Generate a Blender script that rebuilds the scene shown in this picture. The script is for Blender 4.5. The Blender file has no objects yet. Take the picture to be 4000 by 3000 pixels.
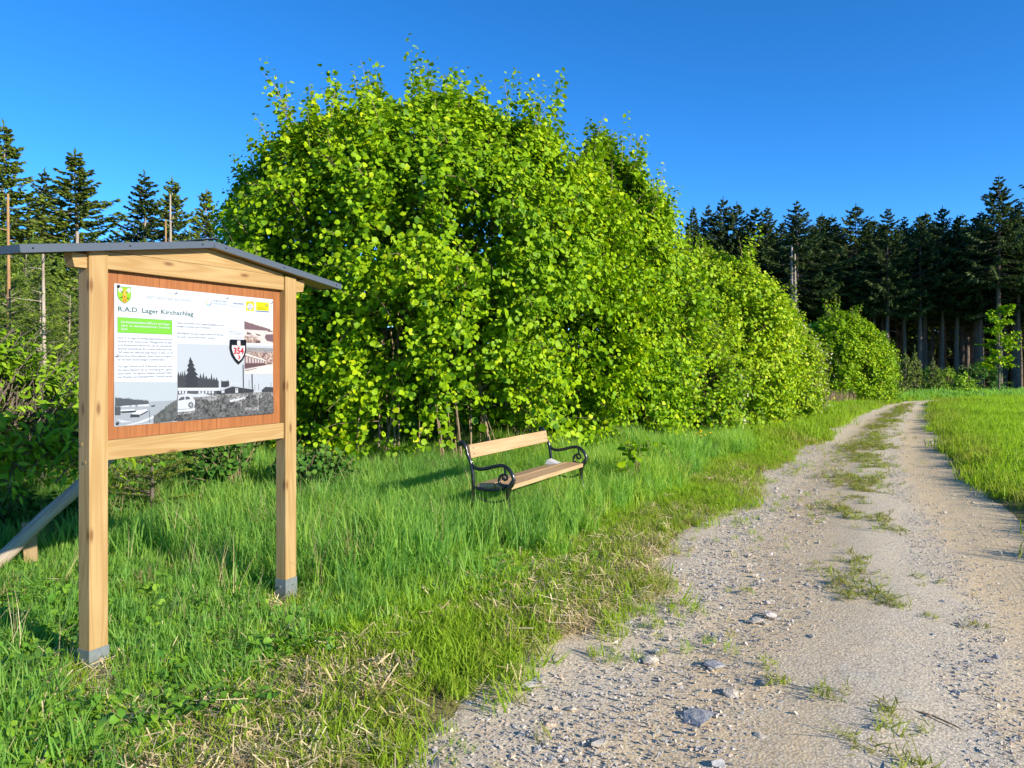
import bpy, bmesh, math, random
import numpy as np
from mathutils import Vector, Matrix, noise

random.seed(7)
rng = np.random.default_rng(7)
S = bpy.context.scene
C = S.collection
R_ = math.radians

# ------------------------------------------------------------------ camera, world, sun, exposure
F = 1640.0 / 2212.0            # focal length in picture widths
EYE = 1.70
cam_d = bpy.data.cameras.new('camera')
cam_d.sensor_width = 36.0
cam_d.lens = 36.0 * F
cam_d.shift_y = -0.02147
cam_d.clip_start = 0.05
cam_d.clip_end = 3000
cam = bpy.data.objects.new('camera', cam_d)
cam.location = (0, 0, EYE)
cam.rotation_euler = (R_(90), 0, 0)
C.objects.link(cam)
S.camera = cam

SUN_AZ, SUN_EL = R_(126), R_(22)     # azimuth clockwise from +Y
sdir = Vector((math.sin(SUN_AZ) * math.cos(SUN_EL), math.cos(SUN_AZ) * math.cos(SUN_EL), math.sin(SUN_EL)))
W = bpy.data.worlds.new('World')
S.world = W
W.use_nodes = True
nt = W.node_tree
nt.nodes.clear()
sky = nt.nodes.new('ShaderNodeTexSky')
sky.sky_type = 'NISHITA'
sky.sun_disc = False
sky.sun_elevation = SUN_EL
sky.sun_rotation = SUN_AZ
sky.altitude = 1900
sky.air_density = 0.7
sky.dust_density = 0.0
sky.ozone_density = 4.6
hs = nt.nodes.new('ShaderNodeHueSaturation')
hs.inputs['Saturation'].default_value = 1.2
bg = nt.nodes.new('ShaderNodeBackground')
bg.inputs['Strength'].default_value = 0.15
wo = nt.nodes.new('ShaderNodeOutputWorld')
nt.links.new(sky.outputs[0], hs.inputs['Color'])
nt.links.new(hs.outputs[0], bg.inputs[0])
nt.links.new(bg.outputs[0], wo.inputs[0])

sun_d = bpy.data.lights.new('sun', 'SUN')
sun_d.energy = 4.1
sun_d.angle = R_(0.5)
sun_d.color = (1.0, 0.91, 0.76)
sun = bpy.data.objects.new('sun', sun_d)
sun.rotation_euler = sdir.to_track_quat('Z', 'Y').to_euler()
sun.location = sdir * 60
C.objects.link(sun)

S.view_settings.view_transform = 'Standard'
S.view_settings.look = 'None'
S.view_settings.gamma = 1
S.view_settings.use_curve_mapping = False
S.view_settings.exposure = 1.0
S.cycles.use_denoising = True
S.cycles.max_bounces = 8
S.cycles.diffuse_bounces = 3
S.cycles.transmission_bounces = 4
S.cycles.sample_clamp_indirect = 6

# ------------------------------------------------------------------ small helpers
def tag(o, label=None, cat=None, group=None, kind=None):
    if label: o['label'] = label
    if cat: o['category'] = cat
    if group: o['group'] = group
    if kind: o['kind'] = kind
    return o

def empty(name, loc=(0, 0, 0), rz=0, parent=None):
    o = bpy.data.objects.new(name, None)
    o.empty_display_size = 0.2
    o.location = loc
    o.rotation_euler = (0, 0, rz)
    o.parent = parent
    C.objects.link(o)
    return o

def link(name, me, mat=None, parent=None):
    o = bpy.data.objects.new(name, me)
    if mat and not me.materials:
        me.materials.append(mat)
    o.parent = parent
    C.objects.link(o)
    return o

def np_mesh(name, V, Fc, tint=None, smooth=False):
    """mesh from numpy arrays; Fc is (m,3) or (m,4)"""
    me = bpy.data.meshes.new(name)
    V = np.asarray(V, dtype=np.float32)
    Fc = np.asarray(Fc, dtype=np.int32)
    k = Fc.shape[1]
    me.vertices.add(len(V))
    me.vertices.foreach_set('co', V.ravel())
    me.loops.add(Fc.size)
    me.loops.foreach_set('vertex_index', Fc.ravel())
    me.polygons.add(len(Fc))
    me.polygons.foreach_set('loop_start', np.arange(0, Fc.size, k, dtype=np.int32))
    me.polygons.foreach_set('loop_total', np.full(len(Fc), k, dtype=np.int32))
    if smooth:
        me.polygons.foreach_set('use_smooth', np.ones(len(Fc), dtype=bool))
    if tint is not None:
        a = me.attributes.new('tint', 'FLOAT', 'POINT')
        a.data.foreach_set('value', np.asarray(tint, dtype=np.float32))
    me.update(calc_edges=True)
    me.validate()
    return me

class MB:
    """collects verts / faces for one mesh"""
    def __init__(s): s.v = []; s.f = []
    def add(s, v, f):
        n = len(s.v); s.v += [tuple(p) for p in v]; s.f += [tuple(i + n for i in q) for q in f]
    def box(s, x0, x1, y0, y1, z0, z1):
        s.add([(x0, y0, z0), (x1, y0, z0), (x1, y1, z0), (x0, y1, z0), (x0, y0, z1), (x1, y0, z1), (x1, y1, z1), (x0, y1, z1)],
              [(0, 3, 2, 1), (4, 5, 6, 7), (0, 1, 5, 4), (1, 2, 6, 5), (2, 3, 7, 6), (3, 0, 4, 7)])
    def prism(s, poly, y0, y1):
        """poly of (x,z) extruded in y"""
        n = len(poly)
        s.add([(x, y0, z) for x, z in poly] + [(x, y1, z) for x, z in poly],
              [tuple(range(n)), tuple(range(2 * n - 1, n - 1, -1))] + [(i, i + n, (i + 1) % n + n, (i + 1) % n) for i in range(n)])
    def tube(s, pts, rad, sides=6, caps=True):
        pts = [Vector(p) for p in pts]
        n = len(pts)
        if not hasattr(rad, '__len__'): rad = [rad] * n
        base = len(s.v)
        up = Vector((0.31, 0.17, 0.93))
        for i, p in enumerate(pts):
            d = (pts[min(i + 1, n - 1)] - pts[max(i - 1, 0)])
            d = d.normalized() if d.length > 1e-9 else Vector((0, 0, 1))
            if abs(d.dot(up)) > .95: up = Vector((0.9, 0.3, 0.1))
            a = d.cross(up).normalized(); b = d.cross(a)
            for k in range(sides):
                t = 2 * math.pi * k / sides
                s.v.append(tuple(p + (a * math.cos(t) + b * math.sin(t)) * rad[i]))
        for i in range(n - 1):
            for k in range(sides):
                k2 = (k + 1) % sides
                s.f.append((base + i * sides + k, base + i * sides + k2, base + (i + 1) * sides + k2, base + (i + 1) * sides + k))
        if caps:
            s.f.append(tuple(base + k for k in range(sides - 1, -1, -1)))
            s.f.append(tuple(base + (n - 1) * sides + k for k in range(sides)))
    def mesh(s, name, smooth=False, bevel=0):
        me = bpy.data.meshes.new(name)
        me.from_pydata(s.v, [], s.f)
        if bevel:
            bm = bmesh.new(); bm.from_mesh(me)
            bmesh.ops.remove_doubles(bm, verts=bm.verts, dist=1e-6)
            bmesh.ops.recalc_face_normals(bm, faces=bm.faces)
            es = [e for e in bm.edges if len(e.link_faces) == 2 and e.calc_face_angle(0) > .3]
            bmesh.ops.bevel(bm, geom=es, offset=bevel, segments=2, affect='EDGES', profile=.6)
            bm.to_mesh(me); bm.free()
        if smooth:
            me.polygons.foreach_set('use_smooth', [True] * len(me.polygons))
        me.update()
        return me
    def build(s, name, mat, parent=None, smooth=False, bevel=0):
        return link(name, s.mesh(name, smooth, bevel), mat, parent)

def spline(pts, n):
    """Catmull-Rom through pts"""
    P = [np.array(p, float) for p in pts]
    P = [2 * P[0] - P[1]] + P + [2 * P[-1] - P[-2]]
    out = []
    m = len(P) - 3
    for i in range(n):
        t = i / (n - 1) * m
        k = min(int(t), m - 1); t -= k
        a, b, c, d = P[k:k + 4]
        out.append(tuple(.5 * (2 * b + (c - a) * t + (2 * a - 5 * b + 4 * c - d) * t * t + (3 * b - a - 3 * c + d) * t ** 3)))
    return out

# ------------------------------------------------------------------ materials
class NT:
    def __init__(s, name):
        s.m = bpy.data.materials.new(name); s.m.use_nodes = True
        s.t = s.m.node_tree; s.t.nodes.clear()
        s.out = s.t.nodes.new('ShaderNodeOutputMaterial')
    def n(s, typ, **kw):
        o = s.t.nodes.new('ShaderNode' + typ)
        for k, v in kw.items():
            if k in o.inputs.keys() if isinstance(k, str) else False: pass
            setattr(o, k, v)
        return o
    def set(s, sock, v):
        if hasattr(v, 'is_linked') or hasattr(v, 'links'): s.t.links.new(v, sock)
        else: sock.default_value = (*v, 1) if isinstance(v, tuple) and len(v) == 3 and sock.type == 'RGBA' else v
    def mix(s, fac, a, b, blend='MIX'):
        o = s.n('Mix', data_type='RGBA', blend_type=blend)
        s.set(o.inputs[0], fac); s.set(o.inputs[6], a); s.set(o.inputs[7], b)
        return o.outputs[2]
    def math(s, op, a, b=0.0, clamp=False):
        o = s.n('Math', operation=op, use_clamp=clamp)
        s.set(o.inputs[0], a); s.set(o.inputs[1], b)
        return o.outputs[0]
    def ramp(s, fac, stops, interp='LINEAR'):
        o = s.n('ValToRGB'); cr = o.color_ramp; cr.interpolation = interp
        while len(cr.elements) < len(stops): cr.elements.new(.5)
        for e, (p, c) in zip(cr.elements, stops):
            e.position = p; e.color = (*c, 1) if hasattr(c, '__len__') else (c, c, c, 1)
        s.set(o.inputs[0], fac)
        return o.outputs[0]
    def coord(s, which='Object', scale=(1, 1, 1), offs=None):
        c = s.n('TexCoord').outputs[which]
        if offs is not None:
            a = s.n('VectorMath', operation='ADD'); s.set(a.inputs[0], c); s.set(a.inputs[1], offs); c = a.outputs[0]
        m = s.n('Mapping'); m.inputs['Scale'].default_value = scale
        s.set(m.inputs[0], c)
        return m.outputs[0]
    def noise(s, vec, scale, detail=3, rough=.5, dist=0.0):
        o = s.n('TexNoise'); s.set(o.inputs['Vector'], vec)
        o.inputs['Scale'].default_value = scale; o.inputs['Detail'].default_value = detail
        o.inputs['Roughness'].default_value = rough; o.inputs['Distortion'].default_value = dist
        return o.outputs['Fac']
    def voro(s, vec, scale, out='Distance', feature='F1'):
        o = s.n('TexVoronoi', feature=feature); s.set(o.inputs['Vector'], vec); o.inputs['Scale'].default_value = scale
        return o.outputs[out]
    def bump(s, h, strength=.3, dist=.01, normal=None):
        o = s.n('Bump'); o.inputs['Strength'].default_value = strength; o.inputs['Distance'].default_value = dist
        s.set(o.inputs['Height'], h)
        if normal is not None: s.set(o.inputs['Normal'], normal)
        return o.outputs[0]
    def pbr(s, col, rough=.6, metal=0.0, spec=.4, normal=None, coat=0):
        o = s.n('BsdfPrincipled')
        s.set(o.inputs['Base Color'], col); s.set(o.inputs['Roughness'], rough)
        o.inputs['Metallic'].default_value = metal
        o.inputs['Specular IOR Level'].default_value = spec
        if coat: o.inputs['Coat Weight'].default_value = coat
        if normal is not None: s.set(o.inputs['Normal'], normal)
        return o.outputs[0]
    def done(s, sh):
        s.t.links.new(sh, s.out.inputs[0]); return s.m

def flat(name, col, rough=.5, metal=0.0, spec=.4, coat=0):
    m = NT(name); return m.done(m.pbr(col, rough, metal, spec, coat=coat))

def wood(name, axis, light, dark, knots=True, ring=1.0, rough=.55):
    """grain runs along the given object axis"""
    m = NT(name)
    r = m.n('ObjectInfo').outputs['Random']
    off = m.math('MULTIPLY', r, 37.0)
    sc = [9.0, 9.0, 9.0]; sc[axis] = 0.55
    v = m.coord('Object', tuple(sc), off)
    n1 = m.noise(v, 1.0 * ring, 2, .5, .6)
    rings = m.math('SINE', m.math('MULTIPLY', n1, 60.0))
    rings = m.math('MULTIPLY_ADD', rings, .5); rings.node.inputs[2].default_value = .5
    sc2 = [90.0, 90.0, 90.0]; sc2[axis] = 3.0
    fine = m.noise(m.coord('Object', tuple(sc2), off), 1.0, 2)
    big = m.noise(m.coord('Object', (2, 2, 2), off), 1.0, 2)
    col = m.mix(m.math('MULTIPLY', rings, .75), light, dark)
    col = m.mix(m.math('MULTIPLY', fine, .35), col, tuple(c * .62 for c in dark))
    col = m.mix(m.ramp(big, [(.35, 0.0), (.7, .35)]), col, tuple(c * .8 for c in dark))
    h = m.math('ADD', m.math('MULTIPLY', rings, .4), fine)
    if knots:
        sp_ = m.n('SeparateXYZ'); m.set(sp_.inputs[0], m.coord('Object', (1, 1, 1), off))
        cb = m.n('CombineXYZ'); m.set(cb.inputs[0], m.math('MULTIPLY', sp_.outputs[axis], 2.3)); m.set(cb.inputs[1], m.math('MULTIPLY', m.math('ADD', sp_.outputs[2 if axis == 0 else 0], sp_.outputs[1]), 7.0))
        vk = m.n('TexVoronoi', feature='F1', voronoi_dimensions='2D'); m.set(vk.inputs['Vector'], cb.outputs[0]); vk.inputs['Scale'].default_value = 1.0
        gk = m.n('RGBToBW'); m.set(gk.inputs[0], vk.outputs['Color'])
        d = m.math('ADD', vk.outputs['Distance'], m.math('MULTIPLY', m.math('GREATER_THAN', gk.outputs[0], .55), 1.0))
        k = m.ramp(d, [(.05, 1.0), (.075, .5), (.13, 0.0)])
        col = m.mix(m.math('MULTIPLY', k, .75), col, (.13, .05, .016))
    return m.done(m.pbr(col, rough, 0, .3, m.bump(h, .12, .002)))

def leafy(name, stops, trans=.27, rough=.5, spec=.16, src='GEOMETRY', tcol=(1.1, 1.15, .5)):
    """leaf shader: diffuse + light coming through; tint attribute picks the colour"""
    m = NT(name)
    if src == 'RANDOM':
        t = m.n('ObjectInfo').outputs['Random']
    else:
        a = m.n('Attribute', attribute_type=src, attribute_name='tint'); t = a.outputs['Fac']
    col = m.ramp(t, stops)
    p = m.pbr(col, rough, 0, spec)
    tr = m.n('BsdfTranslucent')
    m.set(tr.inputs[0], m.mix(1.0, col, tcol, 'MULTIPLY'))
    mx = m.n('MixShader'); mx.inputs[0].default_value = trans
    m.t.links.new(p, mx.inputs[1]); m.t.links.new(tr.outputs[0], mx.inputs[2])
    return m.done(mx.outputs[0])

def bark(name, a, b, scale=(14, 14, 3)):
    m = NT(name)
    v = m.coord('Object', scale)
    n = m.noise(v, 1.5, 4, .6, .4)
    col = m.mix(m.ramp(n, [(.35, 0.0), (.65, 1.0)]), a, b)
    return m.done(m.pbr(col, .85, 0, .2, m.bump(n, .6, .02)))

M = {}
LARCH, LARCHD = (.455, .315, .140), (.35, .205, .072)
M['wood_u'] = wood('larch_along', 0, LARCH, LARCHD)
M['wood_w'] = wood('larch_upright', 2, LARCH, LARCHD)
M['board'] = wood('stained_board', 2, (.36, .140, .045), (.27, .096, .030), knots=False)
M['bench_wood'] = wood('bench_plank', 0, (.56, .38, .21), (.44, .265, .13), knots=False, ring=.6)
M['stake'] = wood('stake_wood', 2, (.42, .30, .16), (.32, .20, .09), knots=False)
M['roof'] = flat('anthracite_sheet', (.075, .092, .115), .42, 0, .5)
M['iron'] = flat('black_cast_iron', (.008, .008, .009), .28, 0, .6, coat=.3)
M['screw'] = flat('dark_screw', (.03, .035, .05), .35, .4)
M['bolt'] = flat('zinc_bolt', (.6, .62, .64), .35, .9)
m = NT('galvanised_steel')
v = m.voro(m.coord('Object', (45, 45, 45)), 1.0, 'Color')
g = m.n('RGBToBW'); m.set(g.inputs[0], v)
n = m.noise(m.coord('Object', (12, 12, 12)), 1.0, 3)
col = m.mix(m.math('MULTIPLY', g.outputs[0], .5), (.20, .225, .235), (.29, .315, .32))
col = m.mix(m.ramp(n, [(.45, 0.0), (.75, .6)]), col, (.15, .17, .165))
M['zinc'] = m.done(m.pbr(col, .55, .35, .4))
M['grey_wood'] = wood('weathered_pole', 0, (.46, .375, .29), (.31, .225, .15), knots=True, rough=.8)
M['sheet'] = flat('printed_sheet', (.45, .48, .53), .4, 0, .25)
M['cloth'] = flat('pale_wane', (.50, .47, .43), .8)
M['bark_hazel'] = bark('hazel_bark', (.30, .22, .13), (.19, .135, .085), (20, 20, 6))
M['bark_spruce'] = bark('spruce_bark', (.19, .15, .12), (.10, .08, .065))
M['bark_pale'] = bark('pale_bark', (.42, .36, .28), (.27, .21, .15), (10, 10, 2))
M['bark_sunlit'] = bark('sunlit_bark', (.42, .25, .10), (.30, .17, .08), (10, 10, 2))  # warm sunlight put into the bark colour of the bare poles
M['hazel'] = leafy('hazel_leaves', [(0, (.055, .155, .004)), (.4, (.175, .33, .006)), (.8, (.32, .475, .006)), (1, (.45, .53, .010))])
M['hazel_one'] = leafy('hazel_leaf', [(0, (.055, .155, .004)), (.4, (.175, .33, .006)), (.8, (.32, .475, .006)), (1, (.45, .53, .010))], src='RANDOM')
M['hazel_far'] = leafy('far_shrub_leaves', [(0, (.09, .20, .006)), (.5, (.26, .42, .008)), (.85, (.40, .51, .012)), (1, (.50, .56, .03))])
M['cream'] = leafy('cream_blossom', [(0, (.50, .52, .24)), (1, (.62, .60, .36))], .25)
M['lime_shrub'] = leafy('lime_shrub_leaves', [(0, (.10, .24, .012)), (.6, (.22, .38, .015)), (1, (.32, .46, .03))])
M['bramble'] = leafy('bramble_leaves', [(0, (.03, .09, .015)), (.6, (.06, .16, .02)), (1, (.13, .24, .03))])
M['needle'] = leafy('spruce_needles', [(0, (.018, .042, .012)), (.55, (.042, .075, .016)), (.85, (.075, .11, .022)), (1, (.12, .15, .03))], .18, .55, .25, tcol=(1, 1.1, .6))
M['needle_young'] = leafy('young_spruce_needles', [(0, (.05, .09, .012)), (.5, (.11, .16, .02)), (.8, (.18, .22, .026)), (1, (.26, .33, .03))], .2, .5, .3, tcol=(1, 1.1, .6))
M['grass_tall'] = leafy('tall_grass', [(0, (.46, .37, .18)), (.08, (.14, .31, .07)), (.5, (.25, .48, .09)), (.85, (.37, .57, .09)), (1, (.47, .62, .09))], .55, .45, .22, 'INSTANCER')
M['grass_short'] = leafy('verge_grass', [(0, (.54, .43, .20)), (.12, (.40, .40, .09)), (.3, (.31, .43, .036)), (.6, (.34, .53, .034)), (1, (.44, .59, .04))], .5, .5, .18, 'INSTANCER')
M['straw'] = leafy('dry_straw', [(0, (.38, .28, .14)), (.5, (.60, .47, .25)), (1, (.76, .64, .38))], .2, .6, .3, 'INSTANCER', (1, .95, .8))
M['weed'] = leafy('meadow_weeds', [(0, (.08, .23, .025)), (.5, (.18, .38, .03)), (1, (.30, .47, .04))], .35, .45, .35, 'INSTANCER')
M['needle_mid'] = leafy('mid_green_needles', [(0, (.04, .08, .014)), (.5, (.09, .155, .02)), (.8, (.165, .23, .026)), (1, (.27, .36, .04))], .2, .5, .2, tcol=(1, 1.1, .6))  # needle greens mostly between the dark spruce and young spruce tones
M['yellow'] = flat('dandelion_yellow', (.75, .50, .01), .6)
M['dry'] = leafy('dry_grass', [(0, (.33, .22, .12)), (1, (.50, .37, .22))], .2, .7, .2, tcol=(1, .95, .8))

# ------------------------------------------------------------------ terrain shape
def ss(a, b, x):
    t = np.clip((np.asarray(x, float) - a) / (b - a), 0, 1); return t * t * (3 - 2 * t)

KX = EYE * 1640
def px_pts(l): return [((x - 1106) / 1640 * KX / (y - 782), KX / (y - 782)) for x, y in l]
LEFT = [(-6.0, -8.0), (-4.2, -3.5), (-2.3, 0.0)] + px_pts([(840, 1640), (1060, 1440), (1340, 1290), (1420, 1180), (1530, 1110), (1600, 1050), (1700, 980), (1800, 920), (1890, 880), (1960, 866)]) + [(20.5, 35.3), (25, 37.2), (32, 39), (46, 41.5)]
RIGHT = [(-1.0, -8.0), (0.6, -3.5), (2.1, 0.0), (3.35, 3.0), (4.55, 5.8)] + px_pts([(2212, 1120), (2130, 1060), (2070, 1010), (2035, 950), (2018, 900), (2030, 870)]) + [(21.2, 33.9), (26, 35.4), (33, 36.9), (47, 39.0)]
def arc(pl, n):
    P = np.array(spline(pl, 400)); d = np.r_[0, np.cumsum(np.hypot(*np.diff(P, axis=0).T))]
    return P, d
LP, LD = arc(LEFT, 0); RP, RD = arc(RIGHT, 0)
def Lx(z): return np.interp(z, LP[:, 1], LP[:, 0])
def Rx(z): return np.interp(z, RP[:, 1], RP[:, 0])

def wob(x, y):
    return (np.sin(x * 1.7 + 1.3 * np.sin(y * .9)) * np.cos(y * 1.4 + .7) * .5 + np.sin(x * .63 + y * .41 + 2) * .5)
def height(x, y):
    x = np.asarray(x, float); y = np.asarray(y, float)
    h = -0.75 * ss(32, 62, y) * ss(-80, 6, x)
    e = Lx(y) - x                              # metres left of the track edge
    f_ = x - Rx(y)
    left = ss(0, 2.5, e) * (y < 45)
    h = h - .10 * left * (1 - ss(8, 14, y)) + .035 * wob(x, y) * np.clip(left + ss(0, 2, f_), 0, 1)
    h = h + .05 * ss(0, .5, f_) * (y < 34)
    return h
def H1(x, y): return float(height(x, y))

# ground: one sheet with finer cells near the camera
def axis(lo, hi, fine0, fine1, step, grow):
    a = list(np.arange(fine0, fine1 + 1e-6, step)); s_ = step
    while a[-1] < hi: s_ *= grow; a.append(a[-1] + s_)
    s_ = step
    while a[0] > lo: s_ *= grow; a.insert(0, a[0] - s_)
    return np.array(a)
gx = axis(-900, 900, -9, 26, .3, 1.16); gy = axis(-300, 1500, -2, 42, .3, 1.16)
GX, GY = np.meshgrid(gx, gy)
HZ = height(GX, GY)
# keep the sheet below the track it carries
inside = ss(-.05, .35, GX - Lx(GY)) * ss(-.05, .35, Rx(GY) - GX) * (GY < 41) * (GY > -8)
HZ = HZ - .06 * inside
nx, ny = len(gx), len(gy)
idx = np.arange(nx * ny).reshape(ny, nx)
Fq = np.stack([idx[:-1, :-1], idx[:-1, 1:], idx[1:, 1:], idx[1:, :-1]], -1).reshape(-1, 4)
m = NT('meadow_soil')
v = m.coord('Object')
n1 = m.noise(v, .9, 5, .6); n2 = m.noise(v, 14, 4, .7); n3 = m.noise(v, 60, 3, .6)
col = m.mix(m.ramp(n1, [(.4, 0.0), (.62, 1.0)]), (.17, .16, .055), (.24, .21, .08))
col = m.mix(m.ramp(n2, [(.45, 0.0), (.7, .8)]), col, (.26, .195, .11))
col = m.mix(m.ramp(n3, [(.5, 0.0), (.8, .6)]), col, (.46, .36, .20))
M['soil'] = m.done(m.pbr(col, .95, 0, .1, m.bump(m.math('ADD', n2, n3), .8, .04)))
g = link('ground', np_mesh('ground', np.stack([GX, GY, HZ], -1).reshape(-1, 3), Fq, smooth=True), M['soil'])
tag(g, kind='structure')

# the gravel track
NV, NU = 420, 44
tt = np.r_[np.linspace(0, .42, 300, endpoint=False), np.linspace(.42, 1, 120)]
# match the two edges by depth at the start, by arc length further on
L2 = np.stack([np.interp(tt * LD[-1], LD, LP[:, 0]), np.interp(tt * LD[-1], LD, LP[:, 1])], -1)
R2 = np.stack([np.interp(tt * RD[-1], RD, RP[:, 0]), np.interp(tt * RD[-1], RD, RP[:, 1])], -1)
uu = np.linspace(-.07, 1.07, NU)
TX = L2[:, None, 0] * (1 - uu) + R2[:, None, 0] * uu
TY = L2[:, None, 1] * (1 - uu) + R2[:, None, 1] * uu
rut = -.018 * np.exp(-((uu - .25) / .11) ** 2) - .018 * np.exp(-((uu - .78) / .11) ** 2) + .018 * np.exp(-((uu - .52) / .1) ** 2)
TZ = height(TX, TY) + rut[None, :] + .008 * wob(TX * 3.1, TY * 2.7) + .004 * wob(TX * 9, TY * 8 + 3)
drop = np.where(uu < 0, (-uu / .07), np.where(uu > 1, (uu - 1) / .07, 0))
TZ = TZ - .09 * drop[None, :] ** 1.5 - .01
idx = np.arange(NV * NU).reshape(NV, NU)
Fq = np.stack([idx[:-1, :-1], idx[:-1, 1:], idx[1:, 1:], idx[1:, :-1]], -1).reshape(-1, 4)
me = np_mesh('gravel_track', np.stack([TX, TY, TZ], -1).reshape(-1, 3), Fq, smooth=True)
a = me.attributes.new('across', 'FLOAT', 'POINT'); a.data.foreach_set('value', np.tile(uu, NV).astype(np.float32))
m = NT('gravel')
v = m.coord('Object')
u = m.n('Attribute', attribute_type='GEOMETRY', attribute_name='across').outputs['Fac']
big = m.noise(v, .8, 4, .6, .5); mid = m.noise(v, 5.0, 4, .65); gr = m.noise(v, 55, 3, .7)
uw = m.math('ADD', u, m.math('MULTIPLY', m.math('SUBTRACT', big, .5), .22))
vor = m.n('TexVoronoi', feature='F1'); m.set(vor.inputs['Vector'], v); vor.inputs['Scale'].default_value = 70
vor2 = m.n('TexVoronoi', feature='F1'); m.set(vor2.inputs['Vector'], v); vor2.inputs['Scale'].default_value = 115
vg = m.n('RGBToBW'); m.set(vg.inputs[0], vor.outputs['Color'])
vg2 = m.n('RGBToBW'); m.set(vg2.inputs[0], vor2.outputs['Color'])
sand = m.mix(m.ramp(mid, [(.3, 0.0), (.7, 1.0)]), (.66, .49, .275), (.55, .415, .235))
grey = m.mix(vg2.outputs[0], (.38, .345, .285), (.66, .575, .42))
zone = m.ramp(uw, [(0, .55), (.16, .75), (.30, .12), (.42, .25), (.55, .8), (.66, .8), (.75, .08), (1, .15)])
zone = m.math('ADD', zone, m.math('MULTIPLY', m.math('SUBTRACT', mid, .5), 1.1), True)
col = m.mix(zone, sand, grey)
col = m.mix(m.ramp(vg.outputs[0], [(.12, .75), (.42, 0.0)]), col, (.25, .205, .145))
col = m.mix(m.ramp(vg2.outputs[0], [(.58, 0.0), (.85, .7)]), col, (.76, .65, .48))
# tyre tread printed in the dust on the right
edge = m.ramp(m.math('MAXIMUM', m.math('SUBTRACT', .03, u), m.math('SUBTRACT', u, .97)), [(0, 0.0), (.06, 1.0)])
col = m.mix(edge, col, (.20, .155, .095))
hgt = m.math('ADD', m.math('MULTIPLY', m.math('SUBTRACT', 1.0, vor.outputs['Distance']), m.math('MULTIPLY', vg.outputs[0], 1.2)), m.math('MULTIPLY', gr, 1.1))
tr_ = m.math('MULTIPLY', m.ramp(u, [(.80, 0.0), (.815, 1.0), (.87, 1.0), (.885, 0.0)]), m.math('MULTIPLY', m.ramp(big, [(.42, 0.0), (.58, 1.0)]), .22))
stripe = m.math('SINE', m.math('MULTIPLY', u, 420.0))
hgt = m.math('ADD', hgt, m.math('MULTIPLY', tr_, stripe))
hgt = m.math('ADD', hgt, m.math('MULTIPLY', mid, .5))
M['gravel'] = m.done(m.pbr(col, .95, 0, .15, m.bump(hgt, .5, .005)))
track = link('gravel_track', me, M['gravel'])
tag(track, kind='structure')

def track_z(x, y):
    return H1(x, y) - .006
def rand_track(n, zmin, zmax, ufn):
    """points on the track: (x, y, u)"""
    z = zmin + (zmax - zmin) * rng.random(n) ** 1.5
    u_ = ufn(n)
    l, r = Lx(z), Rx(z)
    return l + (r - l) * u_, z, u_

# ------------------------------------------------------------------ foliage tools
def frames(d, nrm):
    """rotation matrices whose y is d and z is close to nrm"""
    y = d / np.linalg.norm(d, axis=1, keepdims=True)
    x = np.cross(y, nrm); x /= np.linalg.norm(x, axis=1, keepdims=True) + 1e-9
    z = np.cross(x, y)
    return np.stack([x, y, z], -1)

HAZEL_V = np.array([(0, 0, 0), (0, .5, .03), (0, 1, -.16), (-.38, .2, .10), (-.43, .62, .06), (.38, .2, .10), (.43, .62, .06)])
HAZEL_F = np.array([(0, 1, 3), (1, 4, 3), (1, 2, 4), (0, 5, 1), (1, 5, 6), (1, 6, 2)])
NARROW_V = np.array([(0, 0, 0), (0, .5, .02), (0, 1, -.2), (-.14, .2, .05), (-.15, .6, .03), (.14, .2, .05), (.15, .6, .03)])
def leaves_mesh(name, P, Rm, s, tint, tv=HAZEL_V, tf=HAZEL_F):
    n, k = len(P), len(tv)
    V = np.einsum('nij,kj->nki', Rm, tv) * s[:, None, None] + P[:, None, :]
    Fc = tf[None] + (np.arange(n) * k)[:, None, None]
    return np_mesh(name, V.reshape(-1, 3), Fc.reshape(-1, 3), np.repeat(tint, k))

def unit(a): return a / (np.linalg.norm(a, axis=-1, keepdims=True) + 1e-9)

def lump(P, k, seed):
    """cheap smooth 3-d noise -1..1 for numpy points"""
    x, y, z = (P * k).T
    r = np.random.default_rng(seed); o = r.random(9) * 6.28
    return (np.sin(x + 1.3 * np.sin(y + o[0]) + o[1]) + np.sin(y * 1.1 + 1.3 * np.sin(z + o[2]) + o[3]) + np.sin(z * .9 + 1.3 * np.sin(x + o[4]) + o[5])) / 3

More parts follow.
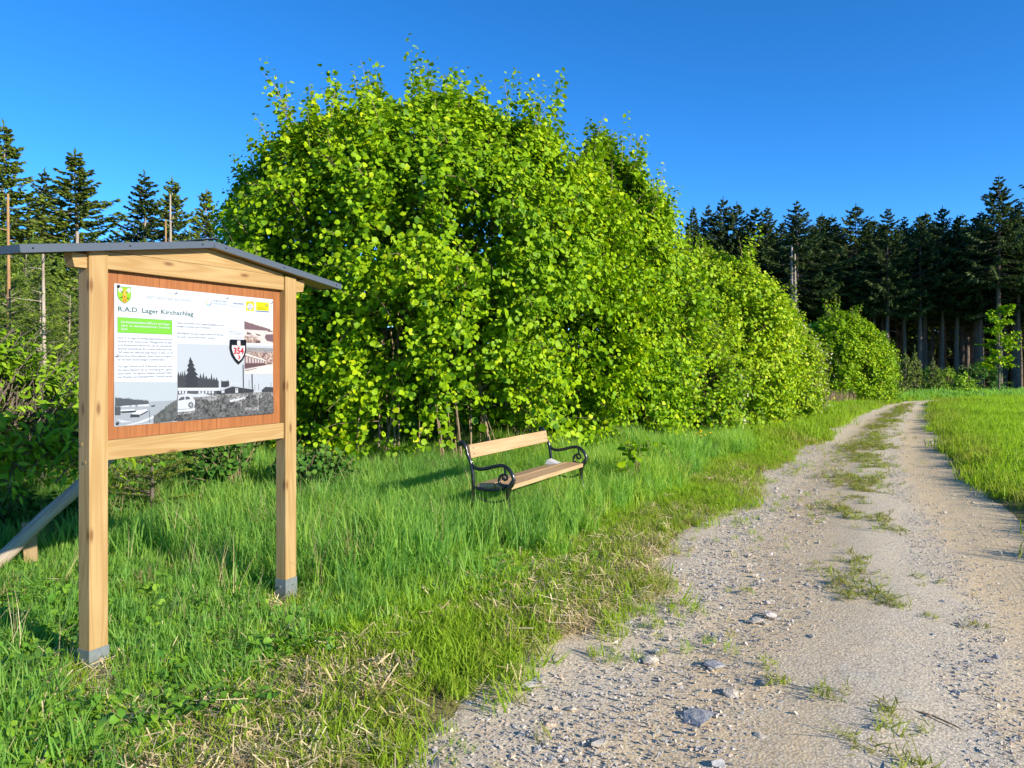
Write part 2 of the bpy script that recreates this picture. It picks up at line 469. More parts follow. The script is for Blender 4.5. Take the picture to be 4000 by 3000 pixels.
def shrub(name, label, cat, cx, cy, rx, ry, h, nshoot, leaf, lmat, bmat, seed, group=None, stems=12, singles=0, base_pts=None,
          prof_lo=.78, per=9, tv=HAZEL_V, up=.75, thin_low=None, extra=None, shoot_len=(.35, .75), lump_amp=.17, tbias=0.0, peak=.34, blossom=0, open_=-.38, t0=.05, leaders=0, core=0):
    r = np.random.default_rng(seed)
    z0 = H1(cx, cy)
    root = empty(name, (cx, cy, z0))
    tag(root, label, cat, group)
    # --- shoot anchors in the envelope's shell
    n = int(nshoot * 2.8)
    t = t0 + (1 - t0) * r.random(n) ** .9
    az = r.random(n) * 2 * np.pi
    back = np.sin(az) > .3
    keep = ~back | (r.random(n) < .55)
    t, az = t[keep], az[keep]
    prof = np.where(t > peak, (1 - np.clip((t - peak) / (1 - peak), 0, 1) ** 2.3) ** (1 / 1.75), prof_lo + (1 - prof_lo) * (t / peak))
    D = np.stack([np.cos(az), np.sin(az), (t - .4) * 1.4], -1)
    amp = 1 + lump_amp * lump(D, 3.1, seed) + .12 * lump(D, 8, seed + 1)
    deep = 1 - .45 * r.random(len(t)) ** 2.0
    rad = prof * amp * deep + .04
    P = np.stack([np.cos(az) * rx * rad, np.sin(az) * ry * rad, t * h * (.97 + .06 * lump(D, 5, seed + 2))], -1)
    keep = (lump(P, 2.2, seed + 3) > open_) & (lump(P, 5.2, seed + 4) > open_ + .25)
    if thin_low is not None:
        keep &= ~thin_low(P[:, 0] + cx, P[:, 1] + cy, P[:, 2], r.random(len(P)))
    P, D, t, dp0 = P[keep][:nshoot], D[keep][:nshoot], t[keep][:nshoot], deep[keep][:nshoot]
    out = unit(np.stack([P[:, 0] / rx, P[:, 1] / ry, (P[:, 2] - .35 * h) / h], -1))
    topness = ss(.55, 1.0, t)[:, None]
    d = unit(out * .55 + np.array([0, 0, 1.0]) * (up * (.35 + .9 * topness)) + r.normal(size=P.shape) * .33)
    ln = r.uniform(*shoot_len, len(P)) * (1 - (.45 if leaders else 0) * topness[:, 0])
    if leaders:                                            # upright shoots that break the outline
        q = np.where((t > .5) & (dp0 > .86))[0]; q = q[np.argsort(-(t[q] + .45 * r.random(len(q))))][:leaders * 4]; q = np.repeat(r.choice(q, max(1, leaders // 9), replace=False), 9); leaders = len(q)
        fd = np.repeat(r.normal(size=(leaders // 9, 3)) * .2, 9, 0); fl_ = np.repeat(r.uniform(.6, 1.35, leaders // 9), 9); lift = r.uniform(.0, .28, leaders)[:, None] * np.array([0, 0, 1.0])
        P = np.vstack([P, P[q] + lift + r.normal(size=(leaders, 3)) * [.07, .07, .10]]); d = np.vstack([d, unit(out[q] * .35 + np.array([0, 0, 1.2]) + fd + r.normal(size=(leaders, 3)) * .09)]); ln = np.r_[ln, fl_ * r.uniform(.55, 1.0, leaders)]; out = np.vstack([out, out[q]])
    if extra:
        for p, dd, l_ in extra:
            P = np.vstack([P, np.array(p) - [cx, cy, z0]]); d = np.vstack([d, unit(np.array(dd, float))]); ln = np.r_[ln, l_]; out = np.vstack([out, unit(np.array(dd, float))])
    # --- leaves alternate along every shoot
    k = per
    s = (np.arange(k) + .6) / k
    side = np.where(np.arange(k) % 2 == 0, 1.0, -1.0)
    lat = unit(np.cross(d, r.normal(size=d.shape)))
    lat2 = np.cross(d, lat)
    ang = r.uniform(-.7, .7, (len(P), k))
    latv = side[None, :, None] * (lat[:, None] * np.cos(ang)[..., None] + lat2[:, None] * np.sin(ang)[..., None])
    curve = -.18 * (s[None, :, None] ** 2) * ln[:, None, None] * np.array([0, 0, 1.0])
    pos = P[:, None] + d[:, None] * (s[None, :, None] * ln[:, None, None]) + curve + latv * .018
    ld = latv * .85 + d[:, None] * .45 + np.array([0, 0, -.42]) + r.normal(size=pos.shape) * .28
    nr = out[:, None] * .75 + np.array([0.25, -.1, .62]) + r.normal(size=pos.shape) * .72
    pos, ld, nr = pos.reshape(-1, 3), ld.reshape(-1, 3), nr.reshape(-1, 3)
    sz = r.uniform(leaf * .55, leaf * 1.25, len(pos)) * np.tile(1.05 - .35 * s ** 3, len(P))
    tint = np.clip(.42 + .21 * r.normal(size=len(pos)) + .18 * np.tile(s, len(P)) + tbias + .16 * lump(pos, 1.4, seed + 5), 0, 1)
    Rm = frames(ld, nr)
    if core:                                               # leaves inside the crown, tinted darker to carry its shade
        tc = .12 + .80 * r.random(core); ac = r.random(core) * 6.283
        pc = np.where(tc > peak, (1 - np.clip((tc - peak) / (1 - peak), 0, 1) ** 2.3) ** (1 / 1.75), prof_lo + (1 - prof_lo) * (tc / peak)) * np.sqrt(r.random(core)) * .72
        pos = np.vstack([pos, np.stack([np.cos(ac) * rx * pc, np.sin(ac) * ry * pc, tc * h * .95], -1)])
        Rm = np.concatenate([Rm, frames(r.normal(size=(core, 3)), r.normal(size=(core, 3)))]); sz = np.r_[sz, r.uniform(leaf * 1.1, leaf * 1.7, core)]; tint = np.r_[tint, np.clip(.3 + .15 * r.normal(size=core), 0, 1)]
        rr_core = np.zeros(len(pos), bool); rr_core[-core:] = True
    order = np.arange(len(pos))
    if singles:                                            # the leaves that show largest, each a part of its own
        wp = pos + [cx, cy, z0]
        view = np.array([0, 0, EYE]) - wp; dist = np.linalg.norm(view, axis=1)
        facing = np.abs((Rm[:, :, 2] * unit(view)).sum(1))
        sh = unit(pos / [rx, ry, h * .6] - [0, 0, .5]); front = (unit(view) * sh).sum(1)
        rr = np.hypot(pos[:, 0] / rx, pos[:, 1] / ry)
        score = sz / dist * facing * (front > .2) * (rr > .78) * (np.abs(wp[:, 0] / wp[:, 1]) < .66)
        top = np.argsort(-score)[:singles]
        lm = np_mesh('leaf', HAZEL_V, HAZEL_F); lm.materials.append(M['hazel_one'])
        for i in top:
            o = link('leaf', lm, None, root)
            o.matrix_local = Matrix.Translation(pos[i]) @ Matrix(Rm[i].tolist()).to_4x4() @ Matrix.Scale(float(sz[i]), 4)
        mk = np.ones(len(pos), bool); mk[top] = False; order = order[mk]
    if blossom:
        bsel = (r.random(len(order)) < blossom) & (lump(pos[order], 1.9, seed + 9) > .1) & ((np.vstack([out[np.repeat(np.arange(len(P)), k)], np.zeros((core, 3))])[order] @ np.array([.8, -.6, 0])) > 0)
        bo = order[bsel]; order = order[~bsel]
        fl = link('blossoms', leaves_mesh('blossoms', pos[bo], Rm[bo], sz[bo] * .95, tint[bo], NARROW_V * np.array([1.7, 1, 1])), M['cream'], root)
        tag(fl, kind='stuff')
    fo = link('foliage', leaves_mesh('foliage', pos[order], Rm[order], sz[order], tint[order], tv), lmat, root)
    tag(fo, kind='stuff')
    # --- twigs under the leaves
    mb = MB()
    step = max(1, len(P) // 1500)
    for i in list(range(0, len(P), step)):
        p, dd, l_ = P[i], d[i], ln[i]
        mb.tube([p - dd * .15 - out[i] * .12, p + dd * .3 * l_, p + dd * .7 * l_ + [0, 0, -.06 * l_], p + dd * l_ + [0, 0, -.18 * l_]], [.006, .005, .004, .002], 3, False)
    tw = mb.build('twigs', bmat, root); tag(tw, kind='stuff')
    # --- stems from the stools at the ground
    bp = base_pts or [(cx + r.normal() * rx * .16, cy + r.normal() * ry * .16) for _ in range(3)]
    for i in range(stems):
        b = bp[i % len(bp)]
        bx, by = b[0] - cx + r.normal() * .2, b[1] - cy + r.normal() * .2
        ta = r.uniform(.5, .95); a_ = r.random() * 2 * np.pi
        q = prof_lo * .75 * (1 - ta ** 3)
        ex, ey = math.cos(a_) * rx * q * r.uniform(.3, 1), math.sin(a_) * ry * q * r.uniform(.3, 1)
        ex, ey = ex * .75 + bx * .25, ey * .75 + by * .25
        pts = []
        for j in range(8):
            w = j / 7
            pts.append((bx + (ex - bx) * w ** 1.15 + .05 * r.normal() * w, by + (ey - by) * w ** 1.5 + .05 * r.normal() * w, -.1 + (ta * h + .1) * w))
        r0 = r.uniform(.008, .026) * (h / 7) ** .5
        mb = MB(); mb.tube(pts, [r0 * (1 - .75 * j / 7) for j in range(8)], 6, False)
        for j in (3, 4, 5, 6):
            p = np.array(pts[j]); dv = unit(np.array([r.normal(), r.normal(), .7 + abs(r.normal())])); l_ = r.uniform(.5, 1.2) * h / 7
            mb.tube([p, p + dv * l_ * .5 + r.normal(size=3) * .03, p + dv * l_], [r0 * .4, r0 * .28, .003], 4, False)
        mb.build('stem', bmat, root, smooth=True)
    return root

def spray_mesh(name, P, D, Nn, ln, wd, tint):
    """needle sprays: bent lozenges, two quads each"""
    d = unit(D); x = unit(np.cross(d, Nn)); z = np.cross(x, d)
    a = P; b = P + d * (ln * .45)[:, None] + x * wd[:, None]; c = P + d * (ln * .55)[:, None] - x * wd[:, None]
    mid = P + d * (ln * .5)[:, None] + z * (wd * .5)[:, None]; e = P + d * ln[:, None] - z * (ln * .12)[:, None]
    V = np.stack([a, b, mid, c, e], 1).reshape(-1, 3)
    o = (np.arange(len(P)) * 5)[:, None]
    Fc = np.concatenate([o + np.array([0, 1, 2]), o + np.array([0, 2, 3]), o + np.array([1, 4, 2]), o + np.array([2, 4, 3])], 0)
    return np_mesh(name, V, Fc, np.repeat(tint, 5))

def spruce_meshes(seed, h, rad, crown0, whorl=.42, nb=6, nspray=20, trunk_r=.17, droop=.25, dead=True, spray_l=.34, spray_w=.045, ragged=.25):
    """(trunk mesh, crown mesh) for a spruce of height h with its foot at the origin"""
    r = np.random.default_rng(seed)
    tb = MB()
    tp = [(0.03 * math.sin(i * 1.7 + seed) * (i > 0), .03 * math.cos(i * 1.3 + seed) * (i > 0), h * i / 9 - (.25 if i == 0 else 0)) for i in range(10)]
    tb.tube(tp, [trunk_r * (1.12 if i == 0 else 1 - .97 * i / 9) for i in range(10)], 8, False)
    z = crown0
    PP, DD, NN, LL, WW, TT = [], [], [], [], [], []
    while z < h - .05:
        t = (z - crown0) / (h - crown0)
        env = rad * ((1 - t) ** 1.02) * (.55 + .45 * min(1, t / .18 + .35)) + .05
        nbr = nb if t < .85 else max(4, nb - 1)
        a0 = r.random() * 6.28
        for b in range(nbr):
            if r.random() < .10: continue
            az = a0 + b * 6.283 / nbr + r.normal() * .25
            L = env * (1 + ragged * r.normal() * .7) * (.8 + .4 * (math.sin(az * 2 + seed) * .5 + .5)); L = max(.12, L)
            zz = z + r.normal() * whorl * .3
            o = np.array([math.cos(az), math.sin(az), 0.0])
            rise = .35 * t - droop * (1 - t) + r.normal() * .08
            nsp = max(4, int(nspray * (.35 + .65 * L / rad)))
            s = .12 + .88 * r.random(nsp) ** .8; s[0] = 1.0
            pos = o[None] * (s * L)[:, None] + np.array([0, 0, 1.0])[None] * (zz + rise * s * L - .10 * L * np.sin(s * 3.1) + .14 * L * s ** 3)[:, None]
            sd = np.array([-o[1], o[0], 0]); sg = np.where(r.random(nsp) < .5, 1, -1)
            pos = pos + sd[None] * (sg * r.random(nsp) * .14 * L * (1.1 - s))[:, None]
            dr = o[None] * .75 + sd[None] * (sg * r.uniform(.2, .9, nsp) * (1.15 - s))[:, None] + np.array([0, 0, -1.0])[None] * r.uniform(-.15, .75, nsp)[:, None]
            nn = np.array([0, 0, 1.0])[None] + r.normal(size=(nsp, 3)) * .55
            PP.append(pos); DD.append(dr); NN.append(nn)
            LL.append((1 - .5 * t) * spray_l * r.uniform(.6, 1.25, nsp) * (.55 + .45 * min(1, L / rad + .3))); WW.append(spray_w * r.uniform(.7, 1.3, nsp))
            TT.append(np.clip(.30 + .35 * s + .17 * r.normal(size=nsp) + .1 * t, 0, 1))
            tb.tube([(0, 0, zz), tuple(o * L * .5 + [0, 0, zz + rise * .5 * L - .1 * L]), tuple(o * L * .92 + [0, 0, zz + rise * .92 * L])], [.022 * L / max(rad, .1) + .006, .012, .004], 3, False)
        z += whorl * (1 - .35 * t) * r.uniform(.8, 1.2)
    # leader
    PP.append(np.array([[0, 0, h - .3 + .1 * i] for i in range(4)])); DD.append(np.array([[.1 * (-1) ** i, .05, 1.0] for i in range(4)])); NN.append(r.normal(size=(4, 3)))
    LL.append(np.full(4, .3)); WW.append(np.full(4, .03)); TT.append(np.full(4, .6))
    if dead:
        for i in range(int(crown0 * 5)):
            zz = r.uniform(.25 * crown0, crown0); az = r.random() * 6.28; L = r.uniform(.2, .9) * rad * .6
            o = np.array([math.cos(az), math.sin(az), -.25])
            tb.tube([(0, 0, zz), tuple(o * L + [0, 0, zz])], [.012, .004], 3, False)
    cm = spray_mesh('crown', np.vstack(PP), np.vstack(DD), np.vstack(NN), np.concatenate(LL), np.concatenate(WW), np.concatenate(TT))
    return tb.mesh('trunk', True), cm

def young_spruce_meshes(seed, h, rad, whorl=.26, nb=6, twig=.2):
    """young spruce close by: every twig is a brush of single needles"""
    r = np.random.default_rng(seed)
    tb = MB(); tb.tube([(0, 0, -.1), (0.02, 0, h * .5), (0, .02, h)], [.022 + .008 * h, .014 + .004 * h, .006], 6, False)
    A, B, TT = [], [], []
    z = .12
    while z < h - .04:
        t = z / h
        env = rad * (1 - t) ** .8 + .06
        for b in range(nb):
            az = r.random() * 6.28; L = env * r.uniform(.6, 1.15)
            o = np.array([math.cos(az), math.sin(az), .12 + .45 * t + r.normal() * .1]); sd = np.array([-o[1], o[0], 0])
            zz = z + r.normal() * .06
            tip = o * L + [0, 0, zz]
            tb.tube([(0, 0, zz), tuple(tip)], [.008, .003], 3, False)
            ntw = max(3, int(L / .075))
            for i in range(ntw):
                s = (i + .5) / ntw; p = o * L * s + [0, 0, zz]
                for sg in (-1, 1):
                    l_ = twig * (1.15 - .75 * s) * r.uniform(.6, 1.2)
                    q = p + (unit(o) * .7 + sd * sg * .8 + [0, 0, r.normal() * .2 + .05]) * l_
                    A.append(p); B.append(q); TT.append(.3 + .5 * s + r.normal() * .15)
            A.append(p); B.append(tip + unit(o) * .07); TT.append(.95)
        z += whorl * r.uniform(.7, 1.2)
    A, B, TT = np.array(A), np.array(B), np.array(TT)
    K = 20
    s = np.tile((np.arange(K) + .3) / K, (len(A), 1))
    P = A[:, None] + (B - A)[:, None] * s[..., None]
    d = unit(B - A)[:, None]
    q = unit(np.cross(np.broadcast_to(d, P.shape), r.normal(size=P.shape)))
    nd = unit(q + d * .55 + np.array([0, 0, .25])); w = unit(np.cross(nd, r.normal(size=P.shape))) * .0055
    V = np.stack([P - w, P + w, P + nd * .030], 2).reshape(-1, 3)
    Fc = np.arange(len(V)).reshape(-1, 3)
    tint = np.clip(np.repeat(TT, K * 3) + .1 * r.normal(size=len(V)), 0, 1)
    return tb.mesh('trunk', True), np_mesh('crown', V, Fc, tint)

def plant_tree(name, label, cat, x, y, tm, cm, tmat, cmat, rz=0, sc=1.0, group=None, zoff=0):
    root = empty(name, (x, y, H1(x, y) + zoff), rz)
    s3 = sc if hasattr(sc, '__len__') else (sc, sc, sc)
    root.scale = s3
    tag(root, label, cat, group)
    link('trunk', tm, tmat, root); link('crown', cm, cmat, root)
    return root

def at(px, Z): return (px - 1106) / 1640 * Z
def zpx(py, Z): return EYE - (py - 782) / 1640 * Z
# ------------------------------------------------------------------ information board
DU = Vector((.4424875, .89677467, 0)); SO = (-2.32558537, 4.44)
sign = empty('information_board', (SO[0], SO[1], 0), math.atan2(DU.y, DU.x))
tag(sign, 'larch wood information board with a small grey metal roof on two posts', 'information board')
PB, PF = .045, -.05            # local y: back and front of the posts (front is negative)
for u0, u1 in ((-.19, -.075), (1.357, 1.472)):
    mb = MB(); mb.box(u0, u1, PF, PB, .075, 2.335)
    po = mb.build('post', M['wood_w'], sign, bevel=.004)
    # steel shoe: plates round the foot with a bolt each
    mb = MB()
    t = .004
    mb.box(u0 - t, u1 + t, PF - t, PF - .0005, -.28, .082); mb.box(u0 - t, u1 + t, PB + .0005, PB + t, -.28, .082)
    mb.box(u0 - t, u0 - .0005, PF, PB, -.28, .0815); mb.box(u1 + .0005, u1 + t, PF, PB, -.28, .0815)
    sh = mb.build('post_shoe', M['zinc'], sign)
    for by in (.035,):
        c_ = (u0 + u1) / 2
        mb = MB(); mb.tube([(c_ + .01, PF - .0055, by), (c_ + .01, PF - .013, by)], .009, 8); mb.build('bolt', M['bolt'], sh)
        mb = MB(); mb.tube([(u0 - t - .001, 0, by - .01), (u0 - t - .008, 0, by - .01)], .009, 8); mb.build('bolt', M['bolt'], sh)
    # wooden plugs in the side of the post
    for z_, y_ in ((1.235, .018), (1.135, -.012), (2.27, .0)):
        mb = MB(); mb.tube([(u0 + .001, y_, z_), (u0 - .003, y_, z_)], .011, 10); mb.build('plug', M['wood_u'], po)
mb = MB(); mb.box(-.0735, 1.3555, -.034, .036, 1.135, 1.248)
mb.build('bottom_rail', M['wood_u'], sign, bevel=.003)
mb = MB(); mb.box(-.0735, 1.3555, -.036, .036, 2.234, 2.336)
mb.build('top_rail', M['wood_u'], sign, bevel=.003)
for u0, u1, s_ in ((-.285, -.1915, -1), (1.4735, 1.585, 1)):
    tipu = u0 if s_ < 0 else u1
    pl = [(u0, 2.305), (u1, 2.305), (u1, 2.225), (u0 + .02, 2.225)] if s_ < 0 else [(u0, 2.315), (u1, 2.335), (u1 - .02, 2.238), (u0, 2.225)]
    mb = MB(); mb.prism(pl, -.034, .036)
    mb.build('rail_end', M['wood_u'], sign, bevel=.003)
# gable board above the top rail
mb = MB(); mb.prism([(-.06, 2.3385), (1.345, 2.3385), (1.345, 2.350), (.64, 2.452), (-.06, 2.350)], -.032, .03)
mb.build('gable_board', M['wood_u'], sign)
# roof: two boarded slopes covered by folded sheet metal
RU, RZ = .64, 2.489
for s_, eu, ez in ((-1, -.60, 2.296), (1, 1.93, 2.326)):
    uv_ = Vector((eu - RU, 0, ez - RZ)); L = uv_.length; uv_.normalize()
    nv = Vector((-uv_.z, 0, uv_.x)) if s_ > 0 else Vector((uv_.z, 0, -uv_.x))
    def rp(a, y, h): q = Vector((RU, y, RZ)) + uv_ * a + nv * h; return (q.x, q.y, q.z)
    mb = MB()
    mb.add([rp(.004, -.095, -.034), rp(L - .01, -.095, -.034), rp(L - .01, .105, -.034), rp(.004, .105, -.034), rp(.004, -.095, -.004), rp(L - .01, -.095, -.004), rp(L - .01, .105, -.004), rp(.004, .105, -.004)],
           [(0, 3, 2, 1), (4, 5, 6, 7), (0, 1, 5, 4), (1, 2, 6, 5), (2, 3, 7, 6), (3, 0, 4, 7)])
    mb.build('roof_boarding', M['wood_u'], sign)
    mb = MB()
    def slab(a0, a1, y0, y1, h0, h1):
        mb.add([rp(a0, y0, h0), rp(a1, y0, h0), rp(a1, y1, h0), rp(a0, y1, h0), rp(a0, y0, h1), rp(a1, y0, h1), rp(a1, y1, h1), rp(a0, y1, h1)],
               [(0, 3, 2, 1), (4, 5, 6, 7), (0, 1, 5, 4), (1, 2, 6, 5), (2, 3, 7, 6), (3, 0, 4, 7)])
    slab(0.0, L, -.104, .114, 0, .003)
    slab(0.0, L, -.106, -.1005, -.040, .0015)
    slab(0.0, L, .1105, .116, -.040, .0015)
    slab(L, L + .005, -.106, .116, -.038, .0028)
    rs_ = mb.build('roof_sheet', M['roof'], sign)
    for a_ in (.1, L * .5, L - .06):
        mb = MB(); q = rp(a_, -.107, -.018); mb.tube([q, (q[0], q[1] - .004, q[2])], .005, 6); mb.build('rivet', M['screw'], rs_)
mb = MB()
mb.prism([(RU - .10, 2.492), (RU, 2.515), (RU + .035, 2.512), (RU + .035, 2.508), (RU, 2.511), (RU - .10, 2.488)], -.108, .20)
mb.build('ridge_cap', M['roof'], sign)
# upright staves of the stained board behind the sheet
us = [-.0735]
r_ = random.Random(4)
while us[-1] < 1.30: us.append(us[-1] + r_.uniform(.085, .135))
us[-1] = 1.3555
for a_, b_ in zip(us[:-1], us[1:]):
    mb = MB(); d_ = r_.uniform(0, .0012)
    mb.box(a_ + .0006, b_ - .0006, .006 - d_, .03, 1.2485, 2.2335)
    mb.build('plank', M['board'], sign, bevel=.001)

# ---- printed sheet
sheet = MB(); sheet.box(0, 1.28, 0, .0045, 1.3215, 2.16)
sheet = sheet.build('printed_sheet', M['sheet'], sign)
# plan of the sheet: four corners of the flat print in layout units
src = [(118, 67), (1783, 228), (1770, 1437), (110, 1572)]
dst = [(0, 2.16), (1.28, 2.16), (1.28, 1.3215), (0, 1.3215)]
A_, b_ = [], []
for (x, y), (X, Y) in zip(src, dst):
    A_ += [[x, y, 1, 0, 0, 0, -X * x, -X * y], [0, 0, 0, x, y, 1, -Y * x, -Y * y]]; b_ += [X, Y]
HM = np.r_[np.linalg.solve(np.array(A_, float), np.array(b_, float)), 1].reshape(3, 3)
def sp(x, y):
    q = HM @ np.array([x, y, 1.0]); return float(np.clip(q[0] / q[2], .002, 1.278)), float(np.clip(q[1] / q[2], 1.3235, 2.158))
LAY = .0007
_mats = {}
def ink(col, rough=.35):
    k = tuple(col)
    if k not in _mats: _mats[k] = flat('print_ink', (col[0] * .53, col[1] * .56, col[2] * .61), rough, 0, .25)
    return _mats[k]
def ink_noise(name, a, b, scale, lo=.42, hi=.58):
    m = NT(name); v = m.coord('Object')
    n = m.noise(v, scale, 5, .7, .8)
    return m.done(m.pbr(m.mix(m.ramp(n, [(lo, 0.0), (hi, 1.0)]), tuple(q * .56 for q in a), tuple(q * .56 for q in b)), .35, 0, .25))
def fig(name, polys, parent=None, part=True):
    """flat printed figure: list of (layout polygon, layer, material)"""
    me = bpy.data.meshes.new(name); vs, fs, mi, mats = [], [], [], []
    for pl, lay, mt in polys:
        if mt not in mats: mats.append(mt)
        n = len(vs); q = [sp(*p) for p in pl]
        vs += [(a, -LAY * lay, b) for a, b in q]; fs.append(list(range(n, n + len(q)))); mi.append(mats.index(mt))
    me.from_pydata(vs, [], fs)
    for mt in mats: me.materials.append(mt)
    me.polygons.foreach_set('material_index', mi)
    bm = bmesh.new(); bm.from_mesh(me); bmesh.ops.triangulate(bm, faces=bm.faces)
    for f in bm.faces:
        f.normal_update()
        if f.normal.y > 0: f.normal_flip()
    bm.to_mesh(me); bm.free(); me.update()
    return link(name, me, None, parent or sheet)
def disc(cx, cy, rx, ry, n=14): return [(cx + rx * math.cos(6.283 * i / n), cy + ry * math.sin(6.283 * i / n)) for i in range(n)]
def jag(x0, x1, ytop, ybot, step, amp, seed):
    """ragged tree line: ytop/ybot are functions of x or numbers"""
    r = random.Random(seed); f = lambda g, x: g(x) if callable(g) else g
    out = []; x = x0; k = 0
    while x <= x1:
        out.append((x, f(ytop, x) - (amp * r.uniform(.2, 1) if k % 2 else 0))); x += step * r.uniform(.6, 1.3); k += 1
    out.append((x1, f(ytop, x1)))
    return out + [(x1, f(ybot, x1)), (x0, f(ybot, x0))]

_texts = []
def text(s, x0, y0, capy, x1=None, y1=None, col=(.2, .2, .2), lay=1, bold=0.0, name='lettering', shear=0):
    """one line: baseline starts at layout (x0,y0), capitals reach layout y = capy, line ends at (x1,y1)"""
    cu = bpy.data.curves.new('lettering', 'FONT'); cu.body = s; cu.resolution_u = 2; cu.offset = bold; cu.shear = shear
    ob = bpy.data.objects.new('lettering', cu); C.objects.link(ob)
    _texts.append((ob, sp(x0, y0), sp(x0, capy), sp(x1, y1) if x1 else None, col, lay, name))

GREEN = (.16, .62, .045)
text('R.A.D. Lager Kirchschlag', 148, 358, 308, 940, 412, (.075, .17, .13), 2, .012)
text('HISTORISCHER AKTIVWEG', 447, 224, 192, 937, 262, (.42, .49, .44), 2)
fig('rule', [([(355, 134), (1012, 194), (1012, 196), (355, 136)], 1, ink((.35, .37, .38)))])
fig('rule', [([(360, 261), (1012, 310), (1012, 312), (360, 263)], 1, ink((.35, .37, .38)))])
fig('text_box', [([(147, 421), (718, 453), (718, 606), (147, 586)], 1, ink((.25, .42, .12))), ([(150, 425), (715, 457), (715, 602), (150, 582)], 2, ink((.24, .66, .055)))])
W_ = (.85, .88, .83)
text('Der Reichsarbeitsdienst (RAD) war eine Organi-', 182, 483, 459, 690, 503, W_, 4, .012)
text('sation  im  nationalsozialistischen  Deutschen', 182, 520, 498, 690, 541, W_, 4, .012)
text('Reich.', 182, 556, 534, 252, 560, W_, 4, .012)
BODY = (.19, .20, .24)
for i, s in enumerate(['Das R. A. D. Lager Kirchschlag, gekennzeichnet durch die', 'Nummer 3/354, wurde im Jahr 1938 gegründet und dien-', 'te als Arbeitsstätte während der Zeit des nationalsozia-',
                       'listischen Deutschlands. Bis zu seiner Auflösung im Jahr', '1945 haben hier zahlreiche junge Männer im Alter von 18', 'Jahren ihren Dienst geleistet. Dieser Dienst ist vergleich-',
                       'bar mit einem sechsmonatigen Grundwehrdienst.']):
    y = 648 + i * 38.3
    e_ = 718 if i < 6 else 640
    text(s, 147, y, y - 21, e_, y + 13 - i * 1.3, BODY, 2)
for i, s in enumerate(['Das Lager bestand aus 8-10 Baracken, darunter auch', 'eine eigene Bäckerei, die zur Versorgung der Lagerin-', 'sassen diente. Die täglichen Aufgaben umfassten Feldar-', 'beit, Wegebau und Grabungsarbeiten. Zusätzlich wurden']):
    y = 950 + i * 37.5
    text(s, 145, y, y - 21, 716, y - 2 - i * 1.5, BODY, 2)
for s, y, e_ in (('Steine und Stauden in der Umgebung abgebaut, um die', 488, 1262), ('Anlagen zu erweitern und zu verbessern.', 525, 1128), ('Alle Mitglieder des Lagers trugen Uniform. Mit dem Spa-', 597, 1258), ('ten wurde – statt mit dem Gewehr – exerziert.', 636, 1168)):
    text(s, 768, y, y - 20, e_, y + (e_ - 768) * .028, BODY, 2)
for s, y, a_ in (('Ärmelabzeichen oberer Teil', 577, 1297), ('Zahlen der Lager: Oberteil', 594, 1308), ('Hauptteil von', 610, 1385), ('Spaten mit Lagernummer', 634, 1315)):
    text(s, a_, y - 4, y - 15, 1457, y, (.40, .40, .43), 2)
# coat of arms
fig('coat_of_arms', [
    ([(146, 96), (292, 107), (292, 208), (280, 240), (255, 265), (222, 281), (185, 258), (158, 228), (147, 195)], 1, ink((.16, .22, .10))),
    ([(150, 101), (288, 111), (288, 206), (276, 237), (252, 261), (222, 276), (188, 254), (162, 225), (151, 194)], 2, ink((.36, .68, .03))),
    ([(152, 112), (180, 108), (196, 120), (202, 146), (188, 150), (184, 164), (170, 160), (158, 140)], 3, ink((.88, .88, .88))),
    ([(284, 122), (262, 118), (246, 132), (242, 150), (254, 154), (258, 170), (274, 164), (284, 146)], 3, ink((.88, .88, .88))),
    ([(176, 140), (200, 152), (206, 172), (200, 170), (196, 158), (174, 146)], 4, ink((.05, .09, .02))),
    ([(262, 148), (240, 158), (234, 174), (240, 172), (246, 162), (264, 154)], 4, ink((.05, .09, .02))),
    ([(170, 217), (190, 212), (202, 194), (206, 198), (196, 220), (172, 224)], 3, ink((.05, .09, .02))),
    ([(272, 228), (252, 222), (240, 200), (236, 204), (246, 228), (270, 234)], 3, ink((.05, .09, .02))),
    ([(220, 112), (224, 112), (232, 150), (242, 176), (240, 200), (248, 260), (222, 272), (196, 255), (202, 196), (200, 176), (212, 150)], 4, ink((.85, .47, .04))),
    ([(221, 120), (224, 150), (228, 174), (230, 196), (214, 194), (215, 174), (218, 150)], 5, ink((.90, .62, .12))),
    ([(216, 198), (226, 199), (226, 216), (216, 215)], 6, ink((.35, .10, .01))),
    ([(207, 236), (215, 230), (219, 258), (210, 256)], 5, ink((.50, .16, .02))), ([(228, 232), (237, 238), (238, 258), (229, 262)], 5, ink((.50, .16, .02)))])
# ring logo and words
seg = []
cols = [(.80, .68, .08), (.72, .70, .12), (.45, .62, .25), (.20, .45, .55), (.10, .28, .55), (.10, .20, .42), (.12, .20, .40)]
for i in range(21):
    a0, a1 = math.radians(255 - i * 14.5), math.radians(255 - (i + 1) * 14.5)
    wd = 4 + 7 * math.sin(math.pi * min(1, (i + 1) / 19))
    cx_, cy_ = 1102, 262
    seg.append(([(cx_ + 31 * math.cos(a0), cy_ + 36 * math.sin(a0)), (cx_ + 31 * math.cos(a1), cy_ + 36 * math.sin(a1)), (cx_ + (31 - wd) * math.cos(a1), cy_ + (36 - wd) * math.sin(a1)), (cx_ + (31 - wd) * math.cos(a0), cy_ + (36 - wd) * math.sin(a0))], 1, ink(cols[i * 7 // 21])))
fig('ring_logo', seg)
text('DORF & STADT', 1147, 253, 231, 1297, 264, (.22, .26, .38), 2)
text('ERNEUERUNG', 1147, 281, 262, 1276, 291, (.45, .62, .62), 2)
